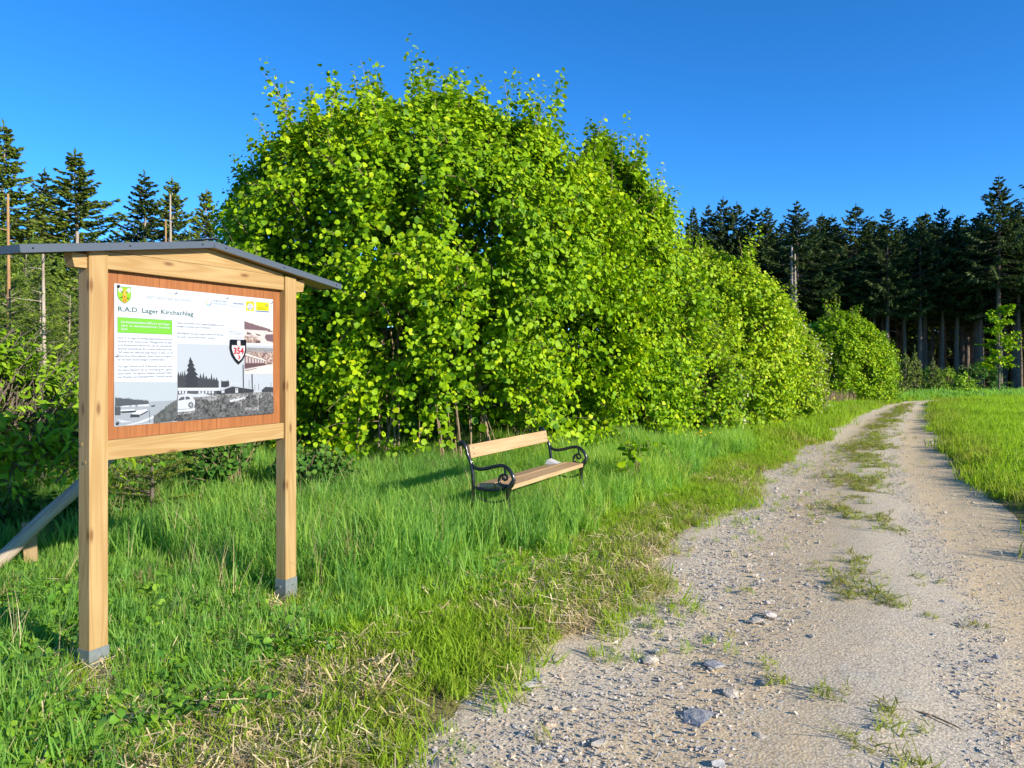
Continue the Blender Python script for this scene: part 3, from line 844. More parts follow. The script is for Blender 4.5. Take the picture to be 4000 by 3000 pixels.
text('GEMEINDE', 1150, 299, 290, 1240, 305, (.70, .55, .60), 2)
fig('square_mark', [([(1282, 272), (1297, 273), (1297, 291), (1282, 290)], 1, ink((.28, .30, .42))), ([(1285, 276), (1294, 277), (1294, 288), (1285, 287)], 2, ink((.80, .78, .70)))])
text('GESUNDES', 1358, 278, 260, 1469, 288, (.08, .14, .33), 2, .01)
text('KIRCHSCHLAG', 1323, 305, 286, 1470, 316, (.60, .64, .74), 2)
fig('rule', [([(1481, 268), (1482.5, 268), (1482.5, 318), (1481, 318)], 1, ink((.6, .62, .68)))])
fig('yellow_mark', [([(1495, 250), (1500, 246), (1578, 252), (1582, 258), (1580, 348), (1574, 354), (1500, 350), (1494, 344)], 1, ink((.86, .76, .02))),
    (disc(1538, 306, 32, 34), 2, ink((.88, .88, .86))),
    ([(1548, 248), (1566, 250), (1566, 270), (1548, 268)], 2, ink((.25, .22, .05))), ([(1551, 252), (1563, 253), (1563, 266), (1551, 265)], 3, ink((.86, .76, .02)))])
text('Tut', 1502, 300, 266, 1548, 304, (.22, .22, .33), 4, 0, shear=.25)
text('gut!', 1514, 328, 300, 1570, 330, (.22, .22, .33), 4, 0, shear=.25)
fig('yellow_panel', [([(1603, 253), (1740, 262), (1738, 352), (1602, 344)], 1, ink((.88, .78, .01))), ([(1602, 347), (1738, 355), (1738, 366), (1601, 357)], 1, ink((.10, .20, .50))),
    ([(1703, 276), (1724, 278), (1723, 304), (1702, 302)], 2, ink((.20, .22, .18))), ([(1706, 280), (1721, 281), (1720, 301), (1705, 299)], 3, ink((.88, .78, .01)))])
text('N', 1708, 298, 283, 1718, 299, (.20, .22, .18), 5)
text('Das Waldviertel', 1612, 316, 305, 1686, 321, (.28, .25, .02), 3)
text('Niederösterreich', 1612, 333, 322, 1698, 339, (.28, .25, .02), 3)
# large grey photograph
G = lambda g: ink((g * .95 + .03, g * .95 + .03, g * .95 + .035))
bush = ink_noise('print_bushes', (.04, .04, .042), (.24, .24, .245), 45, .38, .62)
grassp = ink_noise('print_field', (.10, .10, .102), (.46, .46, .47), 60)
fig('large_photograph', [
    ([(768, 700), (1776, 718), (1770, 1437), (762, 1512)], 1, ink((.60, .62, .63))),
    (jag(768, 1200, lambda x: 1040 + (x - 768) * .12, 1180, 14, 75, 3), 2, G(.045)),
    ([(905, 838), (915, 870), (935, 895), (922, 895), (950, 935), (930, 935), (965, 980), (945, 985), (985, 1030), (960, 1035), (1002, 1085), (965, 1090), (985, 1140), (950, 1165), (880, 1180), (845, 1150), (870, 1120), (840, 1100), (868, 1060), (850, 1040), (880, 1000), (862, 985), (886, 945), (870, 935), (895, 895), (885, 890)], 3, G(.025)),
    ([(768, 1165), (1215, 1165), (1190, 1200), (768, 1200)], 4, G(.78)), ([(768, 1196), (1190, 1196), (1170, 1240), (768, 1240)], 4, G(.10)),
    *[([(x, 1200), (x + 20, 1200), (x + 20, 1225), (x, 1225)], 5, G(.75)) for x in (780, 812, 844, 985, 1020, 1056, 1090, 1124)],
    (jag(1225, 1310, 1100, 1160, 8, 40, 9), 2, G(.03)),
    ([(1180, 1190), (1340, 1138), (1570, 1172), (1570, 1185), (1340, 1152), (1205, 1200)], 6, G(.55)),
    ([(1170, 1200), (1345, 1150), (1430, 1165), (1570, 1185), (1560, 1215), (1430, 1245), (1180, 1240)], 5, G(.030)),
    ([(1225, 1178), (1254, 1178), (1254, 1222), (1225, 1222)], 7, G(.72)), ([(1370, 1170), (1398, 1172), (1398, 1218), (1370, 1218)], 7, G(.72)),
    ([(1232, 1186), (1247, 1186), (1247, 1196), (1232, 1196)], 8, G(.08)), ([(1377, 1180), (1391, 1180), (1391, 1192), (1377, 1192)], 8, G(.08)),
    ([(1650, 1190), (1690, 1155), (1775, 1160), (1775, 1215), (1655, 1215)], 5, G(.04)),
    ([(1452, 920), (1459, 920), (1461, 1225), (1453, 1225)], 8, G(.07)), ([(1545, 1020), (1553, 1020), (1554, 1235), (1546, 1235)], 8, G(.05)),
    *[([(x, y), (x + 4, y), (x + 4, 1190), (x, 1190)], 2, G(.10)) for x, y in ((1165, 1085), (1262, 1090), (1518, 1080), (1578, 1130), (1618, 1120), (1748, 1110))],
    *[([(x, 1112), (x + 18, 1112), (x + 18, 1132), (x, 1132)], 3, G(.7)) for x in (1320, 1350, 1372, 1394)],
    ([(764, 1240), (1180, 1235), (1560, 1215), (1772, 1210), (1770, 1437), (762, 1512)], 6, grassp),
    ([(766, 1240), (850, 1225), (950, 1232), (1030, 1222), (1120, 1250), (1000, 1262), (766, 1262)], 7, G(.66)),
    ([(762, 1400), (900, 1385), (1080, 1335), (1300, 1300), (1470, 1262), (1480, 1275), (1310, 1320), (1100, 1365), (900, 1410), (762, 1420)], 7, G(.74)),
    # car
    ([(764, 1270), (800, 1250), (880, 1246), (918, 1262), (945, 1300), (944, 1330), (930, 1370), (870, 1385), (764, 1392)], 8, G(.70)),
    ([(772, 1285), (800, 1262), (832, 1258), (834, 1290), (770, 1300)], 9, G(.10)), ([(844, 1257), (880, 1258), (898, 1284), (846, 1290)], 9, G(.10)),
    (disc(900, 1345, 27, 30), 9, G(.06)), (disc(900, 1345, 15, 17), 10, G(.55)), (disc(900, 1345, 5, 6), 11, G(.1)),
    (jag(945, 1420, lambda x: 1330 - 90 * math.exp(-((x - 1240) / 50) ** 2) - 35 * math.exp(-((x - 1010) / 60) ** 2), lambda x: 1480 - (x - 945) * .06, 9, 36, 5), 12, bush),
    (jag(1440, 1600, lambda x: 1300 - 80 * math.exp(-((x - 1530) / 40) ** 2), 1370, 8, 30, 6), 12, bush),
    (jag(1620, 1770, lambda x: 1290 - 60 * math.exp(-((x - 1710) / 50) ** 2), 1440, 8, 40, 8), 12, bush),
    ([(762, 1450), (1100, 1420), (1500, 1405), (1770, 1400), (1770, 1437), (762, 1512)], 13, bush)])
# small grey photograph, lower left
fig('small_photograph', [
    ([(112, 1100), (764, 1105), (760, 1512), (110, 1570)], 1, ink((.56, .60, .60))),
    ([(112, 1330), (470, 1310), (763, 1296), (760, 1512), (110, 1570)], 2, ink((.42, .44, .45))),
    (jag(118, 465, lambda x: 1272 + (x - 118) * .10, lambda x: 1360 - (x - 118) * .08, 9, 20, 12), 3, ink((.11, .12, .125))),
    *[(pl, 4, ink((.78, .79, .80))) for pl in ([(185, 1355), (260, 1350), (260, 1362), (185, 1366)], [(285, 1350), (320, 1346), (320, 1360), (285, 1362)], [(350, 1345), (465, 1340), (465, 1358), (350, 1360)], [(170, 1395), (310, 1388), (330, 1402), (160, 1412)], [(275, 1440), (350, 1400), (440, 1390), (455, 1402), (372, 1445)])],
    *[(pl, 5, ink((.06, .065, .07))) for pl in ([(165, 1412), (330, 1402), (330, 1420), (190, 1428)], [(275, 1442), (370, 1446), (368, 1472), (272, 1474)], [(372, 1446), (455, 1404), (456, 1416), (380, 1456)], [(490, 1352), (530, 1346), (526, 1362), (492, 1364)])],
    ([(200, 1570), (360, 1520), (560, 1440), (600, 1400), (640, 1385), (590, 1450), (400, 1530), (260, 1562)], 4, ink((.72, .73, .74))),
    ([(118, 1480), (160, 1500), (300, 1520), (180, 1530)], 4, ink((.68, .69, .70))),
    ([(338, 1290), (342, 1290), (343, 1365), (339, 1365)], 6, ink((.2, .2, .2))), ([(470, 1400), (474, 1400), (475, 1530), (471, 1530)], 6, ink((.2, .2, .2))),
    (jag(515, 762, lambda x: 1470 - (x - 515) * .75 if x < 640 else 1376 - (x - 640) * .68, lambda x: 1536 - (x - 515) * .1, 11, 26, 13), 7, ink_noise('print_trees', (.09, .10, .10), (.17, .18, .18), 40)),
    (jag(112, 170, 1370, 1450, 9, 26, 14), 7, ink((.10, .105, .11)))])
# two sepia photographs
sep, sepd, sepl = ink((.80, .68, .60)), ink((.16, .085, .085)), ink((.86, .80, .66))
sepn = ink_noise('print_sepia', (.16, .09, .09), (.72, .55, .47), 60)
fig('sepia_photograph', [
    ([(1475, 395), (1782, 418), (1778, 700), (1474, 692)], 1, sepl), ([(1475, 540), (1780, 560), (1778, 700), (1474, 692)], 2, sep),
    (jag(1476, 1750, lambda x: 462 + (x - 1476) * .32, lambda x: 546 + (x - 1476) * .06, 7, 12, 21), 3, ink((.24, .14, .15))),
    ([(1592, 590), (1640, 580), (1690, 582), (1646, 606)], 4, sepl), ([(1592, 590), (1646, 606), (1640, 616), (1600, 605)], 5, sepd),
    ([(1720, 560), (1770, 562), (1772, 572), (1724, 570)], 4, sepd), ([(1700, 600), (1778, 598), (1776, 680), (1712, 668), (1690, 632)], 4, ink((.22, .13, .14))),
    (jag(1476, 1620, lambda x: 620 + (x - 1476) * .25, 690, 9, 44, 22), 5, sepn), (jag(1500, 1545, 590, 600, 7, 24, 23), 5, sepd), (jag(1590, 1640, 676, 690, 7, 26, 24), 6, sepd)])
fig('sepia_photograph', [
    ([(1474, 738), (1778, 746), (1776, 1016), (1472, 1020)], 1, sep), (jag(1520, 1776, lambda x: 800, 950, 10, 44, 31), 2, sepn),
    ([(1474, 815), (1600, 850), (1690, 880), (1690, 930), (1600, 935), (1474, 950)], 3, ink((.34, .22, .21))),
    ([(1474, 805), (1480, 800), (1700, 872), (1696, 882), (1474, 818)], 4, sepl), ([(1474, 908), (1690, 905), (1690, 925), (1474, 962)], 4, sepd),
    *[([(x, 830 + (x - 1474) * .25), (x + 12, 833 + (x - 1474) * .25), (x + 12, 900), (x, 902)], 5, sep) for x in (1490, 1522, 1555, 1584, 1612, 1640, 1664)],
    ([(1474, 975), (1600, 945), (1700, 925), (1776, 915), (1776, 1016), (1472, 1020)], 3, ink((.84, .74, .64))), ([(1480, 984), (1600, 955), (1602, 960), (1482, 992)], 4, sepd)])
# sleeve badge
fig('sleeve_badge', [
    ([(1316, 653), (1484, 658), (1483, 770), (1470, 828), (1442, 878), (1404, 918), (1366, 878), (1330, 820), (1312, 750)], 15, ink((.012, .012, .014))),
    ([(1332, 712), (1470, 718), (1468, 765), (1456, 815), (1432, 858), (1403, 886), (1372, 856), (1346, 808), (1330, 752)], 16, ink((.84, .76, .71))),
    ([(1387, 664), (1420, 666), (1421, 712), (1404, 732), (1386, 712)], 17, ink((.84, .76, .71))),
    ([(1332, 711), (1384, 713), (1404, 735), (1424, 715), (1470, 718), (1470, 721), (1425, 719), (1404, 739), (1382, 717), (1332, 715)], 18, ink((.15, .14, .08)))])
RED = (.62, .02, .04)
text('354', 1345, 806, 740, 1454, 808, RED, 19, .03)
text('3', 1392, 862, 822, 1417, 862, RED, 19, .03)
# screws that hold the sheet
for x, y, dk in ((156, 98, 1), (758, 160, 0), (1296, 210, 0), (1764, 256, 0), (135, 826, 0), (138, 1537, 1), (742, 1492, 1), (1752, 1413, 1)):
    a_, b_ = sp(x, y); mb = MB()
    mb.tube([(a_, -.001, b_), (a_, -.006, b_), (a_, -.009, b_)], [.010, .010, .005], 10)
    mb.build('screw', M['screw'] if dk else M['bolt'], sheet, smooth=False)
# lettering becomes flat mesh
bpy.context.view_layer.update()
dg = bpy.context.evaluated_depsgraph_get()
for ob, p0, pc, p1, col, lay, name in _texts:
    me = bpy.data.meshes.new_from_object(ob.evaluated_get(dg)); me.name = 'lettering'
    n = len(me.vertices); co = np.empty(n * 3, np.float32); me.vertices.foreach_get('co', co); co = co.reshape(-1, 3)
    cap = (pc[1] - p0[1]); fy = cap / .70
    fx = (p1[0] - p0[0]) / max(1e-6, co[:, 0].max()) if p1 else fy
    out = np.stack([p0[0] + co[:, 0] * fx, np.full(n, -LAY * lay), p0[1] + co[:, 1] * fy], -1)
    me.vertices.foreach_set('co', out.astype(np.float32).ravel()); me.update()
    me.materials.clear(); me.materials.append(ink(col))
    link('lettering', me, None, sheet)
    cu = ob.data; bpy.data.objects.remove(ob); bpy.data.curves.remove(cu)

# ------------------------------------------------------------------ bench
BY = .485; BL = 1.861
bench = empty('park_bench', (0, 7.609, H1(0, 7.6)), 0)
bench.rotation_euler = (0, 0, math.pi / 2 - BY)          # local x runs along the bench, local y to its back
tag(bench, 'wooden bench with black scrolled cast iron ends standing in the tall grass by the hedge', 'bench')
SH = .469 - H1(0, 7.6)
def plank(name, y0, y1, z0, z1, tilt, x0=-.0, x1=BL, mat='bench_wood'):
    mb = MB(); mb.box(x0, x1, -(y1 - y0) / 2, (y1 - y0) / 2, -(z1 - z0) / 2, (z1 - z0) / 2)
    o = mb.build(name, M[mat], bench, bevel=.005)
    o.location = (0, (y0 + y1) / 2, SH + (z0 + z1) / 2); o.rotation_euler = (tilt, 0, 0)
    return o
plank('seat_plank', 0, .19, -.045, 0, .05)
plank('seat_plank', .212, .41, -.055, -.010, -.10)
bp_ = plank('back_plank', .485, .525, .235, .375, -.18)
for x_ in (.06, BL - .06):
    for z_ in (-.03, .03):
        mb = MB(); mb.tube([(x_, -.021, z_), (x_, -.027, z_)], .010, 8); mb.build('bolt', M['bolt'], bp_)
def iron(pts, rad, n=None, mbx=None):
    q = spline([(0, s_, SH + w_) for s_, w_ in pts], n or len(pts) * 5)
    rr = rad if not hasattr(rad, '__len__') else list(np.interp(np.linspace(0, 1, len(q)), np.linspace(0, 1, len(rad)), rad))
    mbx.tube(q, [a_ * 1.22 for a_ in (rr if hasattr(rr, '__len__') else [rr] * len(q))], 8)
for x_ in (-.022, BL + .022):
    mb = MB()
    iron([(.588, .362), (.600, .378), (.592, .398), (.565, .402), (.530, .355), (.506, .274), (.472, .205), (.452, .127), (.443, .053), (.436, -.03), (.45, -.16), (.49, -.30), (.545, -SH + .03), (.58, -SH - .03)], [.013, .016, .015, .016, .017, .016, .018, .02], mbx=mb)
    fr = mb.build('end_frame', M['iron'], bench, smooth=True); fr.location.x = x_
    mb = MB()
    iron([(.478, .215), (.433, .157), (.366, .137), (.271, .151), (.176, .178), (.093, .188), (.028, .157), (-.013, .109), (-.029, .062), (-.024, .03)], [.011, .016, .016, .016, .018], mbx=mb)
    mb.tube([(0, -.026, SH + .045), (0, -.026, SH + .034), (0, -.024, SH + .026)], [.022, .024, .02], 8)
    o = mb.build('armrest', M['iron'], fr, smooth=True)
    mb = MB()
    iron([(.068, .18), (.075, .150), (.066, .128), (.074, .104), (.118, .083), (.137, .032), (.112, -.004), (.062, -.012)], [.009, .009, .012, .012, .013], mbx=mb)
    iron([(.078, .103), (.050, .090), (.044, .060), (.070, .046), (.090, .060), (.084, .076)], [.010, .010, .013], mbx=mb)
    mb.build('scroll', M['iron'], fr, smooth=True)
    mb = MB()
    iron([(-.024, .036), (-.004, .0), (.024, -.03), (.033, -.08), (.040, -.15), (.022, -.26), (-.02, -.36), (-.055, -SH + .03), (-.075, -SH - .03)], [.02, .024, .022, .018, .02], mbx=mb)
    iron([(.062, -.012), (.10, -.05), (.2, -.065), (.32, -.068), (.436, -.055)], .014, mbx=mb)
    iron([(.036, -.12), (.11, -.17), (.22, -.19), (.33, -.17), (.44, -.12)], .010, mbx=mb)
    mb.build('leg', M['iron'], fr, smooth=True)
# pale waney edge at the far end of the rear seat plank
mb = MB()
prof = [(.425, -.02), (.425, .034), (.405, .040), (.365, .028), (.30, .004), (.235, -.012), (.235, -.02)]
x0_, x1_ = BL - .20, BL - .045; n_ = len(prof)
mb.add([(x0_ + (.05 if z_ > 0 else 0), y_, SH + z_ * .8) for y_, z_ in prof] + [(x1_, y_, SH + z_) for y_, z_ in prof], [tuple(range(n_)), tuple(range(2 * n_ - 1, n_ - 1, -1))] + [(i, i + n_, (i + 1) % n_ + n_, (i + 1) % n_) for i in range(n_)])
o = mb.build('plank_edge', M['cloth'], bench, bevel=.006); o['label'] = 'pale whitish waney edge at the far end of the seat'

# ------------------------------------------------------------------ leaning pole and stake behind the sign
ax, ay, az_ = -4.35, 6.10, H1(-4.35, 6.1) - .04
bx_, by_, bz_ = -3.36, 6.55, .98
pole = empty('leaning_pole', (ax, ay, az_))
tag(pole, 'weathered grey wooden pole leaning up from the grass behind the sign', 'pole')
d_ = Vector((bx_ - ax, by_ - ay, bz_ - az_)); L = d_.length
mb = MB(); mb.tube([(L * i / 8, .006 * math.sin(i * 2), .006 * math.cos(i * 1.7)) for i in range(9)], [.060 - .001 * i for i in range(9)], 10)
o = mb.build('shaft', M['grey_wood'], pole, smooth=True)
o.rotation_euler = d_.to_track_quat('X', 'Z').to_euler()
mb = MB(); mb.box(-.05, .05, -.02, .02, -.25, .42)
sx, sy = -4.06, 6.42
st = link('stake', mb.mesh('stake', bevel=.003), M['stake']); st.location = (sx, sy, H1(sx, sy)); st.rotation_euler = (.03, -.05, .45)
tag(st, 'short pale wooden stake standing under the leaning grey pole', 'stake')
# ------------------------------------------------------------------ hedge of hazels along the track
def thin_main(x, y, z, r):
    # the foot of the bush is open so the stems show
    g = (z < 1.9) & (x > -2.3) & (x < .5) & (y < 13.0) & (r < .84 - .40 * np.clip(z - .7, 0, 1.2))
    g2 = (z < 2.6) & (x > .2) & (x < 1.6) & (r < .72)
    return g | g2
over = [((.42, 9.9, .98), (.35, -1, -.25), .42), ((.55, 9.85, .95), (.6, -.8, -.3), .42), ((.62, 9.95, .86), (1, -.4, -.15), .40), ((.50, 10.0, 1.05), (.2, -.8, .05), .4), ((.70, 10.1, .95), (.9, -.1, .1), .45), ((.30, 10.3, 1.1), (.4, -.9, -.1), .5), ((.85, 10.2, .7), (.9, -.6, -.1), .4)]
shrub('hazel_bush', 'tallest broad hazel bush rising behind the bench', 'bush', -1.62, 13.2, 3.6, 2.35, 6.1, 12200, .097, M['hazel'], M['bark_hazel'], 11, group='hazel bushes of the hedge',
      stems=44, singles=300, base_pts=[(-2.2, 11.9), (-1.7, 11.7), (-1.0, 12.0), (-.35, 12.1), (-.8, 12.4), (.6, 12.6), (-3.2, 12.2)], thin_low=thin_main, extra=over, prof_lo=.84, peak=.45, leaders=540, core=7500, lump_amp=.24)
shrub('hazel_bush', 'second hazel bush in the hedge, sloping down to the right of the tallest one', 'bush', 1.75, 15.8, 1.72, 2.0, 5.75, 7000, .097, M['hazel'], M['bark_hazel'], 12, group='hazel bushes of the hedge',
      stems=20, base_pts=[(1.6, 14.9), (2.2, 14.8), (2.8, 15.6)], prof_lo=.95, peak=.22, leaders=315, core=4200, lump_amp=.24)
shrub('hazel_bush', 'yellow green bush in the middle of the hedge, right of the two tallest hazels', 'bush', 4.9, 19.6, 2.0, 1.8, 4.4, 5200, .100, M['hazel_far'], M['bark_hazel'], 13, group='hazel bushes of the hedge', stems=10, prof_lo=.95, peak=.4, tbias=.05, open_=-.8, leaders=180, core=2600)
shrub('flowering_shrub', 'low bush with white blossom sprays at the hedge foot right of the bench', 'bush', 3.75, 17.0, 1.15, 1.0, 2.4, 1500, .10, M['hazel'], M['bark_hazel'], 14, stems=6, prof_lo=1.0, blossom=.16, per=8)
shrub('flowering_shrub', 'bush covered in cream blossom farther along the hedge', 'bush', 7.35, 22.3, 1.3, 1.1, 3.0, 2000, .10, M['hazel_far'], M['bark_hazel'], 15, stems=6, prof_lo=1.0, blossom=.42, per=8)
shrub('hazel_bush', 'pale green bush at the far end of the hedge just before the round one', 'bush', 8.2, 24.9, 1.15, 1.3, 3.8, 2600, .095, M['hazel_far'], M['bark_hazel'], 16, group='hazel bushes of the hedge', stems=6, prof_lo=.95, tbias=.12, open_=-.8, blossom=.1, leaders=54, core=1200)
shrub('round_bush', 'round bright green bush standing alone at the end of the hedge', 'bush', 13.7, 31.6, 1.65, 1.6, 3.5, 3600, .10, M['hazel'], M['bark_hazel'], 17, stems=6, prof_lo=.92, peak=.36, lump_amp=.1, open_=-.7, leaders=54, core=1500)
shrub('lime_shrub', 'light green shrub with narrow pointed leaves before the young spruces at the left', 'shrub', -5.25, 7.5, 1.0, .7, 1.75, 850, .12, M['lime_shrub'], M['bark_spruce'], 18, stems=6, prof_lo=1.0, t0=.42, tv=NARROW_V, per=11, up=.5)
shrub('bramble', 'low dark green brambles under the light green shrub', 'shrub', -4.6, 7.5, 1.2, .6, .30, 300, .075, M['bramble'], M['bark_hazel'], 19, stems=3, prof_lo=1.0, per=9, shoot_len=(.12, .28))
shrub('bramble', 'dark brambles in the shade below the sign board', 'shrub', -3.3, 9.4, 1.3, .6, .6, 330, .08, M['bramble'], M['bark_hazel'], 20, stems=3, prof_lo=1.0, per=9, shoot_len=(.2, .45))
for i, (x, y, h_, lb) in enumerate([(1.68, 10.1, .5, 'small leafy sprout in the grass right of the bench arm'), (1.62, 9.4, .40, 'lower leafy sprout in the grass, second from the bench'), (2.3, 12.0, .5, 'leafy sprout in the grass between the bench and the flowering bush')]):
    shrub('hazel_sprout', lb, 'plant', x, y, .22, .2, h_, 14, .10, M['hazel'], M['bark_hazel'], 30 + i, group='leafy sprouts beside the bench', stems=3, prof_lo=.8, per=6, shoot_len=(.15, .3))
shrub('pale_shrub', 'small pale green shrub at the bend of the track below the forest', 'shrub', at(2066, 39), 39.5, .95, .6, 1.15, 260, .12, M['lime_shrub'], M['bark_hazel'], 36, stems=4, prof_lo=1.0, per=8, tbias=.2)
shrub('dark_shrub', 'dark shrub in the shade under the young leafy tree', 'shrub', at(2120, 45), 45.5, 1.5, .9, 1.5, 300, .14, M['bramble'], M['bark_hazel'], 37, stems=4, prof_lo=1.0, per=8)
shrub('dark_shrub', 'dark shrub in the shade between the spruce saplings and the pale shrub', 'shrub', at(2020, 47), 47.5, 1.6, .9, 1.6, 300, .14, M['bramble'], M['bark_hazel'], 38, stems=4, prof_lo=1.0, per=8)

# young leafy tree at the right
def leafy_tree():
    r = np.random.default_rng(41); x, y = at(2158, 41), 41.0; z0 = H1(x, y); h = zpx(662, 41) - z0
    root = empty('young_leafy_tree', (x, y, z0)); tag(root, 'slim young leafy tree with bright green layered boughs at the right edge', 'tree')
    mb = MB(); mb.tube([(0, 0, -.2), (.03, .02, h * .4), (-.04, 0, h * .75), (0, 0, h)], [.055, .045, .03, .01], 7, False)
    P, D, N = [], [], []
    for i in range(40):
        z = h * (.30 + .68 * r.random()); az = r.random() * 6.28; L = (1.5 * (1 - abs(z / h - .6) * 1.3)) * r.uniform(.45, 1.0)
        o = np.array([math.cos(az), math.sin(az), .22])
        mb.tube([(0, 0, z), tuple(o * L * .5 + [0, 0, z]), tuple(o * L + [0, 0, z - .05])], [.014, .009, .003], 3, False)
        for s in np.linspace(.35, 1.05, 13):
            for _ in range(3):
                P.append(o * L * s + [0, 0, z] + r.normal(size=3) * [.10, .10, .04]); D.append(o * .5 + r.normal(size=3) * .6 + [0, 0, -.2]); N.append(np.array([.1, -.1, 1.0]) + r.normal(size=3) * .3)
    P, D, N = map(np.array, (P, D, N))
    mb.build('trunk', M['bark_spruce'], root, smooth=True)
    cr = link('crown', leaves_mesh('crown', P, frames(D, N), r.uniform(.12, .2, len(P)), np.clip(.5 + .2 * r.normal(size=len(P)), 0, 1)), M['hazel'], root)
leafy_tree()

# ------------------------------------------------------------------ spruces on the left
tmA = [spruce_meshes(50 + i, 10.0, 2.3, 1.0, whorl=.27, nb=9, nspray=90, trunk_r=.12, spray_l=.28, spray_w=.038, droop=.22, dead=False, ragged=.40) for i in range(3)]
left_trees = [(8, 272, 27, 0, 1.35, 'tall narrow spruce cut by the left edge of the picture'),
              (163, 335, 29, 1, 1.75, 'broad tall spruce above the left slope of the sign roof'),
              (96, 372, 33, 2, 1.2, 'darker slim spruce between the broad one and the left edge'),
              (312, 378, 30, 2, 1.35, 'spruce above the middle of the sign roof, left of a twin'),
              (372, 390, 31, 0, 1.35, 'spruce twin touching its left neighbour above the sign roof'),
              (446, 416, 35, 1, 1.3, 'dark spruce half hidden behind the left side of the hazel bush'),
              (-70, 330, 30, 1, 1.0, 'spruce just outside the left edge of the view'), (250, 520, 36, 0, .8, 'low spruce in the gap between the broad spruce and the twins')]
for i, (p, ty, Z, k, w, lb) in enumerate(left_trees):
    x = at(p, Z); z0 = H1(x, Z); hh = zpx(ty, Z) - z0
    plant_tree('spruce_tree', lb, 'spruce', x, Z, *tmA[k], M['bark_pale'], M['needle_young'] if i in (0, 1, 3, 4) else M['needle'], rz=i * 1.9 + .5, sc=(hh / 10 * w, hh / 10 * w, hh / 10), group='tall spruces on the left')
for p, y0, y1, Z, mt, lb, rr in [(357, 474, 700, 27.5, 'bark_sunlit', 'thin bare pole coloured sunlit orange standing before the spruce twins', .045), (367, 420, 700, 28, 'bark_pale', 'thin pale bare pole standing before the spruce twins', .05), (166, 500, 700, 26, 'bark_pale', 'pale bare trunk under the broad spruce, just above the sign roof', .08)]:
    x = at(p, Z); z0 = H1(x, Z); z1 = zpx(y0, Z)
    root = empty('dead_trunk', (x, Z, z0)); tag(root, lb, 'dead tree', 'bare trunks on the left')
    mb = MB(); mb.tube([(0, 0, -.2), (.04, 0, (z1 - z0) * .5), (0, .03, z1 - z0)], [rr * 1.3, rr, rr * .6], 7); mb.build('trunk', M[mt], root, smooth=True)
    mb = MB()
    for j in range(14):
        z = (z1 - z0) * random.uniform(.4, .97); a_ = random.random() * 6.28; L = random.uniform(.1, .4)
        mb.tube([(0, 0, z), (math.cos(a_) * L, math.sin(a_) * L, z + .05)], [.012, .004], 3, False)
    tag(mb.build('dead_twigs', M[mt], root), kind='stuff')
ym = [young_spruce_meshes(70 + i, 3.2, 1.05 + .1 * i, whorl=.17, nb=7, twig=.24) for i in range(3)]
bushy = [spruce_meshes(90 + i, 6.0, 1.7, .15, whorl=.26, nb=9, nspray=44, trunk_r=.09, spray_l=.34, spray_w=.06, droop=.12, dead=False, ragged=.3) for i in range(2)]
small = [spruce_meshes(95 + i, 2.0, .75, .06, whorl=.17, nb=7, nspray=30, trunk_r=.03, spray_l=.20, spray_w=.035, droop=.02, dead=False, ragged=.3) for i in range(2)]
yl = [(15, 10.2, 3.0, 0, 'young spruce with a bare pale leader at the left edge behind the light green shrub'), (90, 9.6, 2.75, 1, 'young spruce with a pale stem between the left edge and the left sign post'),
      (150, 10.6, 2.7, 2, 'young spruce right beside the left sign post'), (-60, 9.4, 2.9, 2, 'young spruce beyond the left edge of the view'), (250, 12.2, 2.4, 0, 'young spruce hidden behind the sign board'),
      (55, 13.0, 3.6, 1, 'taller young spruce in the second row at the left'), (190, 14.5, 3.5, 2, 'young spruce in the second row behind the left post'), (-30, 15.0, 4.0, 0, 'young spruce in the third row at the left edge'),
      (120, 18.0, 4.0, 1, 'young spruce deep between the trunks of the tall spruces'), (330, 17.0, 3.6, 2, 'young spruce behind the right half of the sign board'), (430, 19, 3.6, 0, 'young spruce behind the hazel bush'), (30, 21, 4.6, 2, 'slender spruce deep at the left under the tallest spruce'),
      (260, 23, 4.6, 1, 'slender spruce behind the roof of the sign'), (400, 25, 5.0, 0, 'slender spruce left of the hazel bush')]
for i, (p, Z, h_, k, lb) in enumerate(yl):
    x = at(p, Z); s_ = h_ / 3.2
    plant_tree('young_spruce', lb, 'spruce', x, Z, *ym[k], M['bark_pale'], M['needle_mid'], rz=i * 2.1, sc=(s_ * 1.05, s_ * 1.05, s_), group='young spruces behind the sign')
for i, (p, Z, h_, lb) in enumerate([(40, 11.6, 3.0, 'dense young spruce close behind the light green shrub'), (128, 12.0, 3.2, 'dense young spruce close to the left sign post'), (-10, 16, 4.4, 'dense dark spruce behind the young ones at the left edge'), (70, 19, 4.8, 'dense dark spruce between the first two tall trunks on the left'), (140, 17, 4.3, 'dense dark spruce behind the left sign post'), (215, 20, 4.6, 'dense dark spruce behind the left end of the board'),
        (310, 21, 5.0, 'dense dark spruce behind the middle of the board'), (410, 20, 5.0, 'dense dark spruce between the board and the hazel bush'), (530, 23, 6.0, 'dense spruce standing behind the left side of the tallest hazel'), (690, 22, 6.2, 'dense spruce standing behind the middle of the tallest hazel'), (860, 22, 6.2, 'dense spruce hidden behind the hazel above the bench'), (1010, 24, 6.0, 'dense spruce hidden behind the right side of the tallest hazel')]):
    x = at(p, Z); s_ = h_ / 6.0
    plant_tree('young_spruce', lb, 'spruce', x, Z, *bushy[i % 2], M['bark_spruce'], M['needle_mid'] if i < 8 else M['needle'], rz=i * 1.7, sc=(s_ * 1.15, s_ * 1.15, s_), group='dense spruces behind the hedge and sign')
